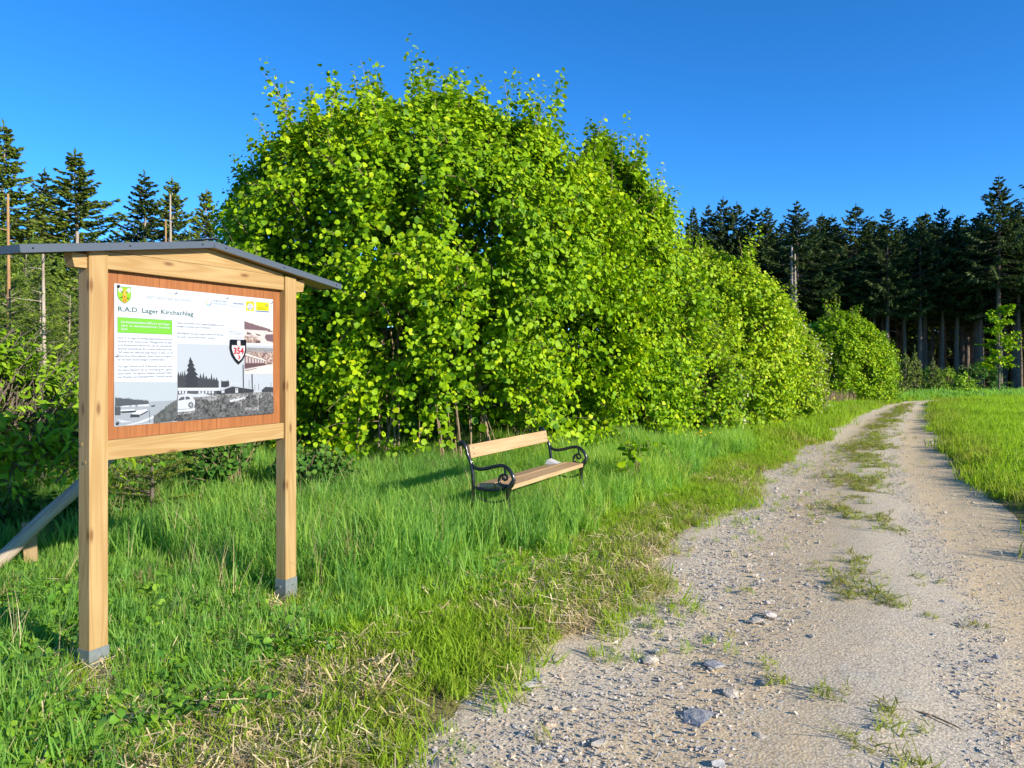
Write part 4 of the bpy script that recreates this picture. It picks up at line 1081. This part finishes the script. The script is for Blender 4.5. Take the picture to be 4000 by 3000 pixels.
for p, y0, y1, Z, mt, lb in [(15, 418, 930, 10.0, 'bark_sunlit', 'tall bare young trunk, orange in the sun, at the left edge'), (91, 545, 730, 9.4, 'bark_pale', 'thin bare trunk among the young spruces left of the sign')]:
    x = at(p, Z); z0 = H1(x, Z); z1 = zpx(y0, Z)
    root = empty('dead_trunk', (x, Z, z0)); tag(root, lb, 'dead tree', 'bare trunks on the left')
    mb = MB(); mb.tube([(0, 0, -.2), (.03, 0, (z1 - z0) * .5), (0, .02, z1 - z0)], [.034, .026, .014], 7); mb.build('trunk', M[mt], root, smooth=True)
    mb = MB()
    for j in range(9):
        z = (z1 - z0) * random.uniform(.25, .97); a_ = random.random() * 6.28; L = random.uniform(.1, .5)
        mb.tube([(0, 0, z), (math.cos(a_) * L, math.sin(a_) * L, z + .12 * L)], [.007, .002], 3, False)
    tag(mb.build('dead_twigs', M[mt], root), kind='stuff')
sm = young_spruce_meshes(80, 1.0, .6, whorl=.13, twig=.14)
plant_tree('spruce_sapling', 'low spruce sapling with lime shoots under the bottom rail of the sign', 'spruce', at(325, 8.1), 8.1, *sm, M['bark_spruce'], M['needle_young'], sc=(1.15, 1.0, .95))

# ------------------------------------------------------------------ forest on the right
fm = [spruce_meshes(100 + i, 16.0, 2.6 + .35 * (i % 4), 7.4 + .9 * (i % 3), whorl=.38, nb=8, nspray=80, trunk_r=.19, spray_l=.42, spray_w=.055, droop=.28, ragged=.42) for i in range(5)]
E0 = np.array([7, 68.6]); ED = np.array([.829, -.559]); EN = np.array([.559, .829])
def edge_at(p, ahead=0.0):
    k = (p - 1106) / 1640; t = (68.6 * k - 7) / (.829 + .559 * k); q = E0 + ED * t
    return q * (1 - ahead / np.linalg.norm(q))
front = [(1497, 450, 2, 'spruce top nearest the hedge at the left end of the right forest'), (1530, 446, 0, 'spruce second from the hedge in the right forest'), (1562, 430, 1, 'brownish pointed spruce third from the hedge'),
         (1592, 440, 0, 'slim pointed spruce fourth from the hedge'), (1630, 450, 1, 'spruce in the pair just left of the bare pale trunks'), (1657, 450, 1, 'right one of the spruce pair left of the bare pale trunks'),
         (1722, 437, 5, 'sunlit spruce standing behind the two bare pale trunks'), (1797, 468, 0, 'rounded spruce right of the bare pale trunks'), (1849, 444, 1, 'spruce with a notched bushy top above the round bush'),
         (1888, 478, 0, 'lower spruce between the notched one and the sunlit pale trunk'), (1918, 452, 4, 'spruce with a sunlit pale trunk standing out from the forest edge'), (1954, 470, 0, 'slim spruce right of the sunlit pale trunk'),
         (1988, 474, 2, 'spruce with long sunlit lower boughs above the bend of the track'), (2036, 448, 0, 'pointed spruce left of the big double topped one'), (2068, 470, 0, 'spruce close to the left of the big double topped one'),
         (2119, 460, 0, 'spruce just left of the trunk of the big double topped one'), (2158, 384, 3, 'biggest spruce of the right forest, rising far above its neighbours'), (2200, 440, 0, 'spruce cut by the right edge of the picture')]
occ = []
for i, (p, ty, ah, lb) in enumerate(front):
    q = edge_at(p, ah); z0 = H1(*q); hh = zpx(ty, q[1]) - z0; w = hh / 16 * random.uniform(1.0, 1.35)
    occ.append(q)
    plant_tree('spruce_tree', lb, 'spruce', q[0], q[1], *fm[i % 5], M['bark_pale'] if i in (10,) else M['bark_spruce'], M['needle'], rz=i * 2.4, sc=(w, w, hh / 16), group='spruces along the forest edge')
occ = np.array(occ)
rr = random.Random(3); nb = 0
for row in range(0, 8):
    for tcol in np.arange(4, 96, 3.1):
        q = E0 + ED * (tcol + rr.uniform(-1, 1)) + EN * (row * 2.9 + rr.uniform(-.8, .8) + (0 if row else 0.2))
        px_ = 1106 + q[0] / max(q[1], 1) * 1640
        if row == 0 and px_ < 2230: continue
        if px_ > 2300 and (row > 2 or q[1] < 14): continue
        if px_ < 1380: continue
        if np.min(np.hypot(*(occ - q).T)) < 1.4: continue
        hh = rr.uniform(13.6, 15.4) if px_ < 2240 else rr.uniform(15, 17)
        if px_ < 2240: hh = min(hh, zpx(508 - 48 * rr.random(), q[1]) - H1(*q))
        w = rr.uniform(.95, 1.2)
        out_ = px_ > 2240
        plant_tree('spruce_tree', 'tall spruce of the forest to the right, beyond the edge of the picture' if out_ else 'dark spruce standing deeper in the right forest behind the edge trees', 'spruce', q[0], q[1], *fm[rr.randrange(5)],
                   M['bark_spruce'], M['needle'], rz=rr.random() * 6.28, sc=(w, w, hh / 16), group='spruces beyond the right edge' if out_ else 'spruces inside the right forest')
        nb += 1
# dense young growth closing the back of the wood
for tcol in np.arange(2, 62, 1.5):
    q = E0 + ED * (tcol + rr.uniform(-.6, .6)) + EN * (25.5 + rr.uniform(-1.4, 1.4)); s_ = rr.uniform(2.2, 3.1)
    plant_tree('young_spruce', 'dark young spruce in the undergrowth at the back of the right forest', 'spruce', q[0], q[1], *bushy[rr.randrange(2)], M['bark_spruce'], M['needle'], rz=rr.random() * 6.28, sc=(s_ * .66, s_ * .66, s_ * .68), group='undergrowth at the back of the forest')
for d_ in np.arange(1.5, 27, 1.6):  # unseen row added past the frame to keep low sun off the trunks
    q = E0 + ED * (63 + rr.uniform(-1.5, 1.5)) + EN * d_; s_ = rr.uniform(1.0, 1.5)
    plant_tree('young_spruce', 'unseen young spruce added beyond the right edge to block low sun', 'spruce', q[0], q[1], *bushy[rr.randrange(2)], M['bark_spruce'], M['needle'], rz=rr.random() * 6.28, sc=(s_ * 1.1, s_ * 1.1, s_), group='unseen young spruces added to block low sun')
for tcol in np.arange(0, 64, 2.2):
    q = E0 + ED * (tcol + rr.uniform(-.6, .6)) + EN * (30 + rr.uniform(-1.4, 1.4)); s_ = rr.uniform(1.3, 1.7)
    plant_tree('young_spruce', 'dark young spruce in the undergrowth at the back of the right forest', 'spruce', q[0], q[1], *bushy[rr.randrange(2)], M['bark_spruce'], M['needle'], rz=rr.random() * 6.28, sc=(s_ * 1.2, s_ * 1.2, s_), group='undergrowth at the back of the forest')
# two bare trunks in the sun
for p, y0, lb, rad in [(1711, 530, 'left one of two bare pale trunks before the right forest', .13), (1717.5, 548, 'right one of two bare pale trunks before the right forest', .10)]:
    q = edge_at(p, 6.5); z0 = H1(*q); hh = zpx(y0, q[1]) - z0
    root = empty('dead_trunk', (q[0], q[1], z0)); tag(root, lb, 'dead tree', 'bare pale trunks before the right forest')
    mb = MB(); mb.tube([(0, 0, -.2), (.05, 0, hh * .5), (0, .04, hh)], [rad * 1.2, rad, rad * .5], 8); mb.build('trunk', M['bark_pale'], root, smooth=True)
    mb = MB()
    for j in range(30):
        z = hh * rr.uniform(.3, .98); a_ = rr.random() * 6.28; L = rr.uniform(.15, .7)
        mb.tube([(0, 0, z), (math.cos(a_) * L, math.sin(a_) * L, z - .1 * L)], [.016, .005], 3, False)
    tag(mb.build('dead_twigs', M['bark_pale'], root), kind='stuff')
# saplings along the forest foot
sap = [(1890, 792, 36, .9, 'yellowish spruce sapling at the foot of the round bush'), (1932, 763, 37.5, .8, 'tall thin spruce sapling right of the round bush'), (1955, 772, 38, .9, 'spruce sapling between the two tallest saplings'), (1976, 768, 38.5, .9, 'spruce sapling with pointed tip right of the middle sapling'),
       (2016, 786, 38.5, .9, 'bright yellow green spruce sapling standing clear before the dark forest'), (1915, 815, 37, 1.3, 'low bushy spruce sapling left of the tall thin one'), (1945, 812, 38, 1.3, 'low bushy spruce sapling below the middle sapling'), (2045, 812, 40, 1.0, 'small dull spruce sapling left of the pale shrub'),
       (1990, 815, 39, 1.2, 'low spruce sapling left of the bright yellow green one'), (1905, 770, 42, 1.0, 'dark spruce sapling close behind the round bush')]
for i, (p, ty, Z, w, lb) in enumerate(sap):
    x = at(p, Z); z0 = H1(x, Z); h_ = zpx(ty, Z) - z0; s_ = h_ / 2.0
    plant_tree('spruce_sapling', lb, 'spruce', x, Z, *small[i % 2], M['bark_spruce'], M['needle_young'], rz=i * 1.3, sc=(s_ * w * .8, s_ * w * .8, s_ * 1.12), group='spruce saplings at the forest foot')

# dry grass clump and dandelions
def blades(n, R, h0, h1, w, seed, lean=.5, segs=3):
    r = np.random.default_rng(seed); V, Fc = [], []
    for i in range(n):
        a_, rad = r.random() * 6.28, R * math.sqrt(r.random()); x, y = math.cos(a_) * rad, math.sin(a_) * rad
        az = r.random() * 6.28; L = r.uniform(h0, h1); ln = abs(r.normal() * lean) * L; ww = w * r.uniform(.6, 1.3); fz = az + r.normal() * .5 + 1.57
        cx, cy = math.cos(fz) * ww / 2, math.sin(fz) * ww / 2; b = len(V)
        for j in range(segs):
            s = j / segs; c = 1 - .6 * s * s
            px, py, pz = x + math.cos(az) * ln * s ** 1.8, y + math.sin(az) * ln * s ** 1.8, L * (s - .22 * (ln / L) * s * s)
            V += [(px - cx * c, py - cy * c, pz), (px + cx * c, py + cy * c, pz)]
        V.append((x + math.cos(az) * ln, y + math.sin(az) * ln, L * (1 - .3 * min(1.2, ln / L))))
        for j in range(segs - 1): Fc += [(b + 2 * j, b + 2 * j + 1, b + 2 * j + 3), (b + 2 * j, b + 2 * j + 3, b + 2 * j + 2)]
        Fc.append((b + 2 * segs - 2, b + 2 * segs - 1, b + 2 * segs))
    return V, Fc
V, Fc = blades(1500, 1.0, .25, .75, .014, 90, .55)
o = link('dry_grass_clump', np_mesh('dry_grass_clump', np.array(V) * [1.3, .8, 1], Fc, np.repeat(np.random.default_rng(1).random(1500), 7)), M['dry']); o.location = (12.0, 29.6, H1(12, 29.6))
tag(o, 'brownish clump of dry grass at the foot of the round bush', 'grass clump')
dx, dy = at(1512, 13.6), 13.6
dn = empty('dandelion_plant', (dx, dy, H1(dx, dy))); tag(dn, 'yellow dandelions flowering in the grass left of the track', 'flowers')
for i, (a_, b_, h_) in enumerate([(0, 0, .44), (-.06, .02, .42), (.08, -.03, .40), (.03, .05, .46), (.18, .02, .43), (-.02, -.08, .39)]):
    mbs = MB(); mbs.tube([(a_ * .5, b_ * .5, 0), (a_, b_, h_)], .004, 4, False); mbs.build('flower_stalk', M['bramble'], dn)
    mb = MB(); mb.tube([(a_, b_, h_), (a_, b_, h_ + .012), (a_, b_, h_ + .022)], [.02, .034, .012], 10); mb.build('flower_head', M['yellow'], dn)

# ------------------------------------------------------------------ stones on the track
def rock_mesh(seed, name='stone', n=13, sq=(1, .75, .5)):
    r = random.Random(seed); bm = bmesh.new()
    for i in range(n):
        v_ = Vector((r.gauss(0, 1), r.gauss(0, 1), r.gauss(0, 1))).normalized() * r.uniform(.8, 1.05)
        bm.verts.new((v_.x * sq[0] * .5, v_.y * sq[1] * .5, v_.z * sq[2] * .5))
    res = bmesh.ops.convex_hull(bm, input=bm.verts)
    bmesh.ops.delete(bm, geom=[g for g in res['geom_interior'] if isinstance(g, bmesh.types.BMVert)], context='VERTS')
    bmesh.ops.recalc_face_normals(bm, faces=bm.faces)
    me = bpy.data.meshes.new(name); bm.to_mesh(me); bm.free(); return me
def stone_mat(name, src):
    m = NT(name)
    if src == 'INSTANCER': t = m.n('Attribute', attribute_type='INSTANCER', attribute_name='tint').outputs['Fac']
    else: t = m.n('ObjectInfo').outputs['Random']
    c = m.ramp(t, [(0, (.33, .335, .34)), (.3, (.46, .455, .45)), (.55, (.54, .46, .34)), (.8, (.62, .57, .49)), (.93, (.60, .44, .32)), (1, (.80, .77, .70))])
    n = m.noise(m.coord('Object'), 3.0, 4, .6)
    c = m.mix(m.math('MULTIPLY', n, .45), c, (.30, .25, .19))
    return m.done(m.pbr(c, .8, 0, .25, m.bump(n, .4, .05)))
M['stone'] = stone_mat('track_stone', 'OBJECT'); M['stone_i'] = stone_mat('small_stone', 'INSTANCER')
rocks = [rock_mesh(200 + i, sq=(1, random.uniform(.55, .9), random.uniform(.3, .55))) for i in range(8)]
for r_ in rocks: r_.materials.append(M['stone'])
r = np.random.default_rng(23)
def u_left(n): return np.where(r.random(n) < .72, np.clip(r.beta(1.6, 3.0, n) * .62, .01, .6), r.random(n))
X, Y, U = rand_track(300, 3.0, 10.5, u_left)
for x, y in zip(X, Y):
    s_ = .016 + .05 * r.random() ** 2.4
    o = link('stone', rocks[r.integers(8)], None, track)
    o.location = (x, y, track_z(x, y) - s_ * .10); o.scale = (s_ * 1.5, s_ * 1.5, s_ * 1.3); o.rotation_euler = (r.normal() * .25, r.normal() * .25, r.random() * 6.28)
big = [(1508, 1549, .17, .16, .25, 0, 'large flat grey slab stone bedded in the left of the track'), (1404, 1423, .10, .11, .6, 1, 'grey blue stone with a raised edge nearer the verge than its twin'), (1540, 1432, .11, .13, .4, 2, 'slanting flat grey stone right of the raised edged one'),
       (1582, 1497, .085, .10, .7, 3, 'dark sharp stone casting a small shadow near the middle of the left wheel track'), (1011, 1517, .042, .05, .9, 4, 'small round whitish stone lying on the verge'), (1432, 1330, .0, .0, 0, 0, ''), (1665, 1327, .09, .1, .6, 5, 'pale stone at the right of the loose cluster'),
       (1632, 1338, .09, .09, .6, 6, 'stone at the left of the loose cluster'), (2011, 957, .13, .1, 1.2, 7, 'pale upright stone standing out in the far right wheel track'), (1290, 1600, .10, .09, .5, 2, 'whitish grey stone near the bottom of the track'), (1150, 1470, .16, .07, .35, 1, 'long pale stone at the ragged edge of the verge')]
for px_, py_, sx_, sy_, fl, k, lb in big:
    if not lb: continue
    Z = KX / (py_ - 782); x = at(px_, Z)
    me = rock_mesh(300 + k + int(px_), 'loose_stone', 18, (1, 1, 1)); me.materials.append(M['stone'])
    o = link('loose_stone', me); o.location = (x, Z, max(track_z(x, Z), H1(x, Z) - .06 * 0) + -sx_ * fl * .08); o.scale = (sx_ * 1.15, sy_ * 1.15, sx_ * fl * .75); o.rotation_euler = (.06, -.08, px_ * .7)
    tag(o, lb, 'stone')
Z = KX / (1556 - 782); x = at(2029, Z)
mb = MB(); mb.tube([(-.07, .09, .006), (-.02, .03, .012), (.03, -.05, .008), (.05, -.1, .006)], [.003, .005, .004, .002], 6); mb.tube([(-.02, .03, .012), (-.05, .02, .016)], [.005, .002], 5)
o = mb.build('stick', M['bark_hazel']); o.location = (x, Z, track_z(x, Z) + .004); tag(o, 'short brown broken stick lying on the right of the track', 'stick')

# ------------------------------------------------------------------ scattered ground cover
def kinds(name, meshes, mat):
    col = bpy.data.collections.new(name)
    for me in meshes:
        me.materials.append(mat); col.objects.link(bpy.data.objects.new(name, me))
    return col
def scatter(name, P, rot, scl, tint, col, seed=0):
    n = len(P); r = np.random.default_rng(seed)
    me = bpy.data.meshes.new(name); me.vertices.add(n); me.vertices.foreach_set('co', np.asarray(P, np.float32).ravel())
    for nm, ty, val in (('rot', 'FLOAT_VECTOR', rot), ('scl', 'FLOAT_VECTOR', scl), ('tint', 'FLOAT', tint)):
        a = me.attributes.new(nm, ty, 'POINT'); a.data.foreach_set('vector' if ty == 'FLOAT_VECTOR' else 'value', np.asarray(val, np.float32).ravel())
    a = me.attributes.new('pick', 'INT', 'POINT'); a.data.foreach_set('value', r.integers(0, len(col.objects), n).astype(np.int32))
    o = link(name, me); tag(o, kind='stuff')
    ng = bpy.data.node_groups.new(name, 'GeometryNodeTree')
    ng.interface.new_socket('Geometry', in_out='INPUT', socket_type='NodeSocketGeometry'); ng.interface.new_socket('Geometry', in_out='OUTPUT', socket_type='NodeSocketGeometry')
    N = ng.nodes.new; Lk = ng.links.new
    gi, go, ip, ci = N('NodeGroupInput'), N('NodeGroupOutput'), N('GeometryNodeInstanceOnPoints'), N('GeometryNodeCollectionInfo')
    ci.inputs['Collection'].default_value = col; ci.inputs['Separate Children'].default_value = True; ci.inputs['Reset Children'].default_value = True
    ip.inputs['Pick Instance'].default_value = True
    def at_(nm, ty):
        q = N('GeometryNodeInputNamedAttribute'); q.data_type = ty; q.inputs[0].default_value = nm; return [s for s in q.outputs if s.enabled][0]
    Lk(gi.outputs[0], ip.inputs['Points']); Lk(ci.outputs[0], ip.inputs['Instance']); Lk(at_('pick', 'INT'), ip.inputs['Instance Index'])
    Lk(at_('rot', 'FLOAT_VECTOR'), ip.inputs['Rotation']); Lk(at_('scl', 'FLOAT_VECTOR'), ip.inputs['Scale']); Lk(ip.outputs[0], go.inputs[0])
    md = o.modifiers.new('scatter', 'NODES'); md.node_group = ng
    return o
def tufts(n, *a):
    out = []
    for i in range(n):
        V, Fc = blades(*a[:5], a[5] + i, *a[6:]); out.append(np_mesh('tuft', V, Fc))
    return out
T_tall = kinds('tall_tuft', tufts(5, 26, .10, .18, .46, .0100, 400, .45), M['grass_tall'])
T_short = kinds('short_tuft', tufts(4, 26, .085, .05, .15, .0075, 420, .6), M['grass_short'])
M['moss'] = leafy('olive_tufts', [(0, (.38, .29, .13)), (.25, (.27, .26, .06)), (.6, (.28, .34, .045)), (1, (.38, .46, .05))], .35, .6, .15, 'INSTANCER')
T_crown = kinds('crown_tuft', tufts(4, 30, .09, .04, .13, .0085, 430, .9), M['moss'])
T_mid = kinds('meadow_tuft', tufts(4, 24, .10, .10, .26, .0090, 440, .5), M['grass_tall'])
T_field = kinds('field_tuft', tufts(3, 34, .22, .10, .24, .014, 460, .45), M['grass_short'])
T_far = kinds('far_tuft', tufts(3, 40, .55, .15, .40, .05, 480, .45), M['grass_tall'])
# straw: stiff stems lying about
def straw_tuft(seed, n=9):
    r = np.random.default_rng(seed); V, Fc = [], []
    for i in range(n):
        x, y = r.normal(size=2) * .05; a_ = r.random() * 6.28; L = r.uniform(.06, .2); w = r.uniform(.002, .0045); z0, z1 = abs(r.normal()) * .02 + .004, abs(r.normal()) * .035 + .004
        dx_, dy_ = math.cos(a_) * L / 2, math.sin(a_) * L / 2; nx_, ny_ = -math.sin(a_) * w, math.cos(a_) * w; b = len(V)
        V += [(x - dx_ - nx_, y - dy_ - ny_, z0), (x - dx_ + nx_, y - dy_ + ny_, z0), (x + dx_ + nx_, y + dy_ + ny_, z1), (x + dx_ - nx_, y + dy_ - ny_, z1)]
        Fc += [(b, b + 1, b + 2), (b, b + 2, b + 3)]
    return np_mesh('straw', V, Fc)
T_straw = kinds('straw_wisp', [straw_tuft(500 + i) for i in range(4)], M['straw'])
def weed_mesh(seed, n=16):
    r = np.random.default_rng(seed)
    P = np.stack([r.normal(size=n) * .06, r.normal(size=n) * .06, r.uniform(.02, .10, n)], -1); a_ = r.random(n) * 6.28
    D = np.stack([np.cos(a_), np.sin(a_), r.normal(size=n) * .35], -1); Nn = np.array([0, 0, 1.0]) + r.normal(size=(n, 3)) * .35
    V = np.einsum('nij,kj->nki', frames(D, Nn), HAZEL_V * [.8, 1, 1]) * r.uniform(.025, .06, n)[:, None, None] + P[:, None]
    return np_mesh('weed', V.reshape(-1, 3), (HAZEL_F[None] + (np.arange(n) * 7)[:, None, None]).reshape(-1, 3))
T_weed = kinds('weed_plant', [weed_mesh(520 + i) for i in range(5)], M['weed'])
T_peb = kinds('pebble', [rock_mesh(600 + i, 'pebble', 10, (1, .8, .6)) for i in range(6)], M['stone_i'])

def sample(n, x0, x1, y0, y1, dens, seed):
    """points in a rectangle kept with probability dens(x, y); fewer at depth outside the view"""
    r = np.random.default_rng(seed); x, y = r.uniform(x0, x1, n), r.uniform(y0, y1, n)
    p = dens(x, y); k = r.random(n) < p
    vis = np.abs(x) < (.74 * y + 4.2); k &= vis
    return x[k], y[k], r
POSTS = [(SO[0] + DU.x * u_, SO[1] + DU.y * u_) for u_ in (-.132, 1.415)]
def near_post(x, y):
    k = np.zeros(len(x), bool)
    for a_, b_ in POSTS:
        l_ = math.hypot(a_, b_); c_, s_ = -a_ / l_, -b_ / l_
        al, ac = (x - a_) * c_ + (y - b_) * s_, np.abs((x - a_) * -s_ + (y - b_) * c_)
        k |= (al > -.12) & (al < .6) & (ac < .15)
    return k
def place(name, x, y, r, col, s0, s1, tint, tilt=.12, zo=0.0, seed=1, zs=1.0):
    n = len(x); s = r.uniform(s0, s1, n) * (1 + .22 * patch(x * .8, y * .8))
    P = np.stack([x, y, height(x, y) + zo], -1)
    rot = np.stack([r.normal(size=n) * tilt, r.normal(size=n) * tilt, r.random(n) * 6.283], -1)
    return scatter(name, P, rot, np.repeat(s[:, None], 3, 1) * np.stack([np.ones(n), np.ones(n), zs * r.uniform(.8, 1.2, n)], -1), np.clip(tint, 0, 1), col, seed)
EL = lambda x, y: (Lx(y) - x) * .86 + .28 * wob(x * 2.3, y * 2.1) + .10 * wob(x * 9, y * 8)
ER = lambda x, y: (x - Rx(y)) * .86 + .22 * wob(x * 2.3, y * 2.1) + .10 * wob(x * 9, y * 8)
# where the straw lies (patchy)
def patch(x, y, k=1.0): return wob(x * k * 1.9 + 4, y * k * 1.7 + 1) + .5 * wob(x * k * 5, y * k * 4.3)
def d_tall(x, y):
    e = EL(x, y); return (ss(1.2, 2.0, e) + ss(.6, 1.3, e) * ss(6.4, 7.4, y)).clip(0, 1) * ss(5.2, 6.6, y - .25 * np.clip(-x - 1, 0, 2)) * (.85 + .15 * patch(x, y))
x, y, r = sample(30000, -7, 6, 4.9, 16, d_tall, 1)
k = ~near_post(x, y) & ~((x < -2.5) & (y < 6.75))
x, y = x[k], y[k]
place('grass', x, y, r, T_tall, .85 , 1.25, .52 + .16 * patch(x, y) + .2 * r.normal(size=len(x)) + .22 * ss(-1.5, 1.5, x) - .45 * (r.random(len(x)) < .02), .14)
def d_mid(x, y):
    e = EL(x, y); return ss(.75, 1.7, e) * (1 - .6 * ss(6.0, 7.5, y)) * np.clip(.75 + .4 * patch(x, y), .15, 1)
x, y, r = sample(17000, -5, 4, 2.2, 9, d_mid, 2)
k = ~near_post(x, y); x, y = x[k], y[k]
place('grass', x, y, r, T_mid, .55, 1.05, .55 + .15 * patch(x, y) + .13 * r.normal(size=len(x)) - .5 * (r.random(len(x)) < .05), .25)
def d_weed(x, y):
    e = EL(x, y); return ss(.6, 1.5, e) * (1 - ss(5.5, 7.5, y)) * np.clip(.6 + .7 * patch(y, x), 0, 1)
x, y, r = sample(11000, -4.5, 2.5, 2.2, 7.6, d_weed, 3)
k = ~near_post(x, y); x, y = x[k], y[k]
place('weeds', x, y, r, T_weed, .7, 1.35, .5 + .25 * r.normal(size=len(x)), .2)
def d_short(x, y):
    e = EL(x, y); return ss(-.30, .35, e) * (1 - .8 * ss(1.5, 2.6, e)) * np.clip(.85 + .35 * patch(x, y), .1, 1) * np.where(y > 4, 1, .8)
x, y, r = sample(105000, -4, 9, 2.2, 20, d_short, 4)
e = EL(x, y)
place('grass', x, y, r, T_short, .55, 1.15, .30 + .32 * ss(.1, 1.3, e) + .10 * patch(x, y) + .12 * r.normal(size=len(x)), .3)
def d_straw(x, y):
    e = EL(x, y); return ss(-.25, .1, e) * (1 - ss(1.5 + .6 * (y < 4.8), 2.6, e)) * np.clip(.55 + .6 * patch(x + 3, y), 0, 1) * (1 - .75 * ss(5.5, 8, y)) + .10 * ss(1, 2, e) * (y < 6.5)
x, y, r = sample(75000, -4, 4, 2.2, 12, d_straw, 5)
place('straw', x, y, r, T_straw, .45, .95, .5 + .25 * r.normal(size=len(x)), .3, .03)
# dry stalks standing in the tall grass
T_stalk = kinds('dry_stalk', tufts(3, 5, .05, .35, .68, .0045, 540, .25), M['straw'])
x, y, r = sample(1500, -6, 6, 4.2, 15, lambda x, y: ss(.9, 1.8, EL(x, y)) * np.clip(.35 + .5 * patch(x + 1, y), 0, 1), 12)
k = ~near_post(x, y); x, y = x[k], y[k]
place('straw', x, y, r, T_stalk, .6, 1.05, .45 + .25 * r.normal(size=len(x)), .2)
# left verge farther on, between track and hedge
def d_vfar(x, y):
    e = EL(x, y); return ss(-.25, .3, e) * (e < 7) * 1.0
x, y, r = sample(26000, -1, 20, 14, 37, d_vfar, 6)
e = EL(x, y)
place('grass', x, y, r, T_field, .55 + 0 * 1, 1.35, .38 + .3 * ss(.2, 1.6, e) + .1 * patch(x, y) + .1 * r.normal(size=len(x)), .2)
x, y, r = sample(9000, -3, 16, 12, 33, lambda x, y: ss(1.4, 2.6, EL(x, y)) * (EL(x, y) < 6), 16)
place('grass', x, y, r, T_tall, .7, 1.15, .62 + .1 * patch(x, y) + .1 * r.normal(size=len(x)), .14)
# meadow right of the track
def d_right(x, y): return ss(-.25, .4, ER(x, y)) * (y < 37) * np.clip(.9 + .2 * patch(x, y), .3, 1)
x, y, r = sample(56000, 2, 32, 1.5, 36.8, d_right, 7)
e = ER(x, y)
place('grass', x, y, r, T_field, .5, 1.1, .30 + .33 * ss(.2, 1.5, e) + .09 * patch(x * .6, y * .6) + .09 * r.normal(size=len(x)), .2)
# beyond the bend, up to the wood
def d_bey(x, y): return (EL(x, y) > .2) * ((x * .559 + y * .829) < 64) * 1.0
x, y, r = sample(15000, 8, 46, 33, 58, d_bey, 8)
place('grass', x, y, r, T_far, .6, 1.1, .55 + .12 * patch(x * .5, y * .5) + .1 * r.normal(size=len(x)), .15)
# behind the sign and under the spruces
x, y, r = sample(7000, -26, -1, 8.5, 34, lambda x, y: (EL(x, y) > 3) * 1.0, 9)
place('grass', x, y, r, T_far, .5, .95, .40 + .15 * patch(x, y) + .1 * r.normal(size=len(x)), .15)
# tufts and moss along the crown of the track
def track_u(x, y): return (x - Lx(y)) / (Rx(y) - Lx(y))
def d_crown(x, y):
    u_ = track_u(x, y) + .05 * wob(x * 2, y * 1.6)
    core = np.exp(-((u_ - .52 + .03 * ss(3, 9, y)) / (.075 + .03 * ss(3, 12, y))) ** 2)
    cl = patch(x * 2.2, y * 2.0)
    return core * np.clip((cl - (.12 - .75 * ss(4.5, 14, y))) * 1.3, 0, 1)
x, y, r = sample(120000, .5, 16, 2.8, 33, d_crown, 10)
kk = r.random(len(x)) < .7; x, y = x[kk], y[kk]
place('grass', x, y, r, T_crown, .45, .9, .45 + .12 * patch(x, y) + .14 * r.normal(size=len(x)), .4, .004, zs=.5)
# thin sprinkling of blades and straw out on the gravel next to the verge
x, y, r = sample(30000, -2, 8, 2.6, 16, lambda x, y: (np.exp(-np.clip(-EL(x, y), 0, 9) / .34) * (EL(x, y) < .1)) * np.clip(.25 + .5 * patch(x * 2, y * 2), 0, 1), 11)
place('grass', x, y, r, T_short, .25, .6, .25 + .15 * r.normal(size=len(x)), .3, .0)
# loose small gravel
def u_gr(n): return np.where(rng.random(n) < .5, rng.beta(1.5, 2.6, n) * .6, np.where(rng.random(n) < .5, .62 + .07 * rng.normal(size=n), rng.random(n)))
X, Y, U = rand_track(42000, 2.9, 16, u_gr)
n = len(X); s = .006 + .026 * rng.random(n) ** 3.2
scatter('gravel_stones', np.stack([X, Y, height(X, Y) - .008 - s * .05], -1), rng.normal(size=(n, 3)) * .5, np.stack([s, s, s * .8], -1), rng.random(n), T_peb, 3)
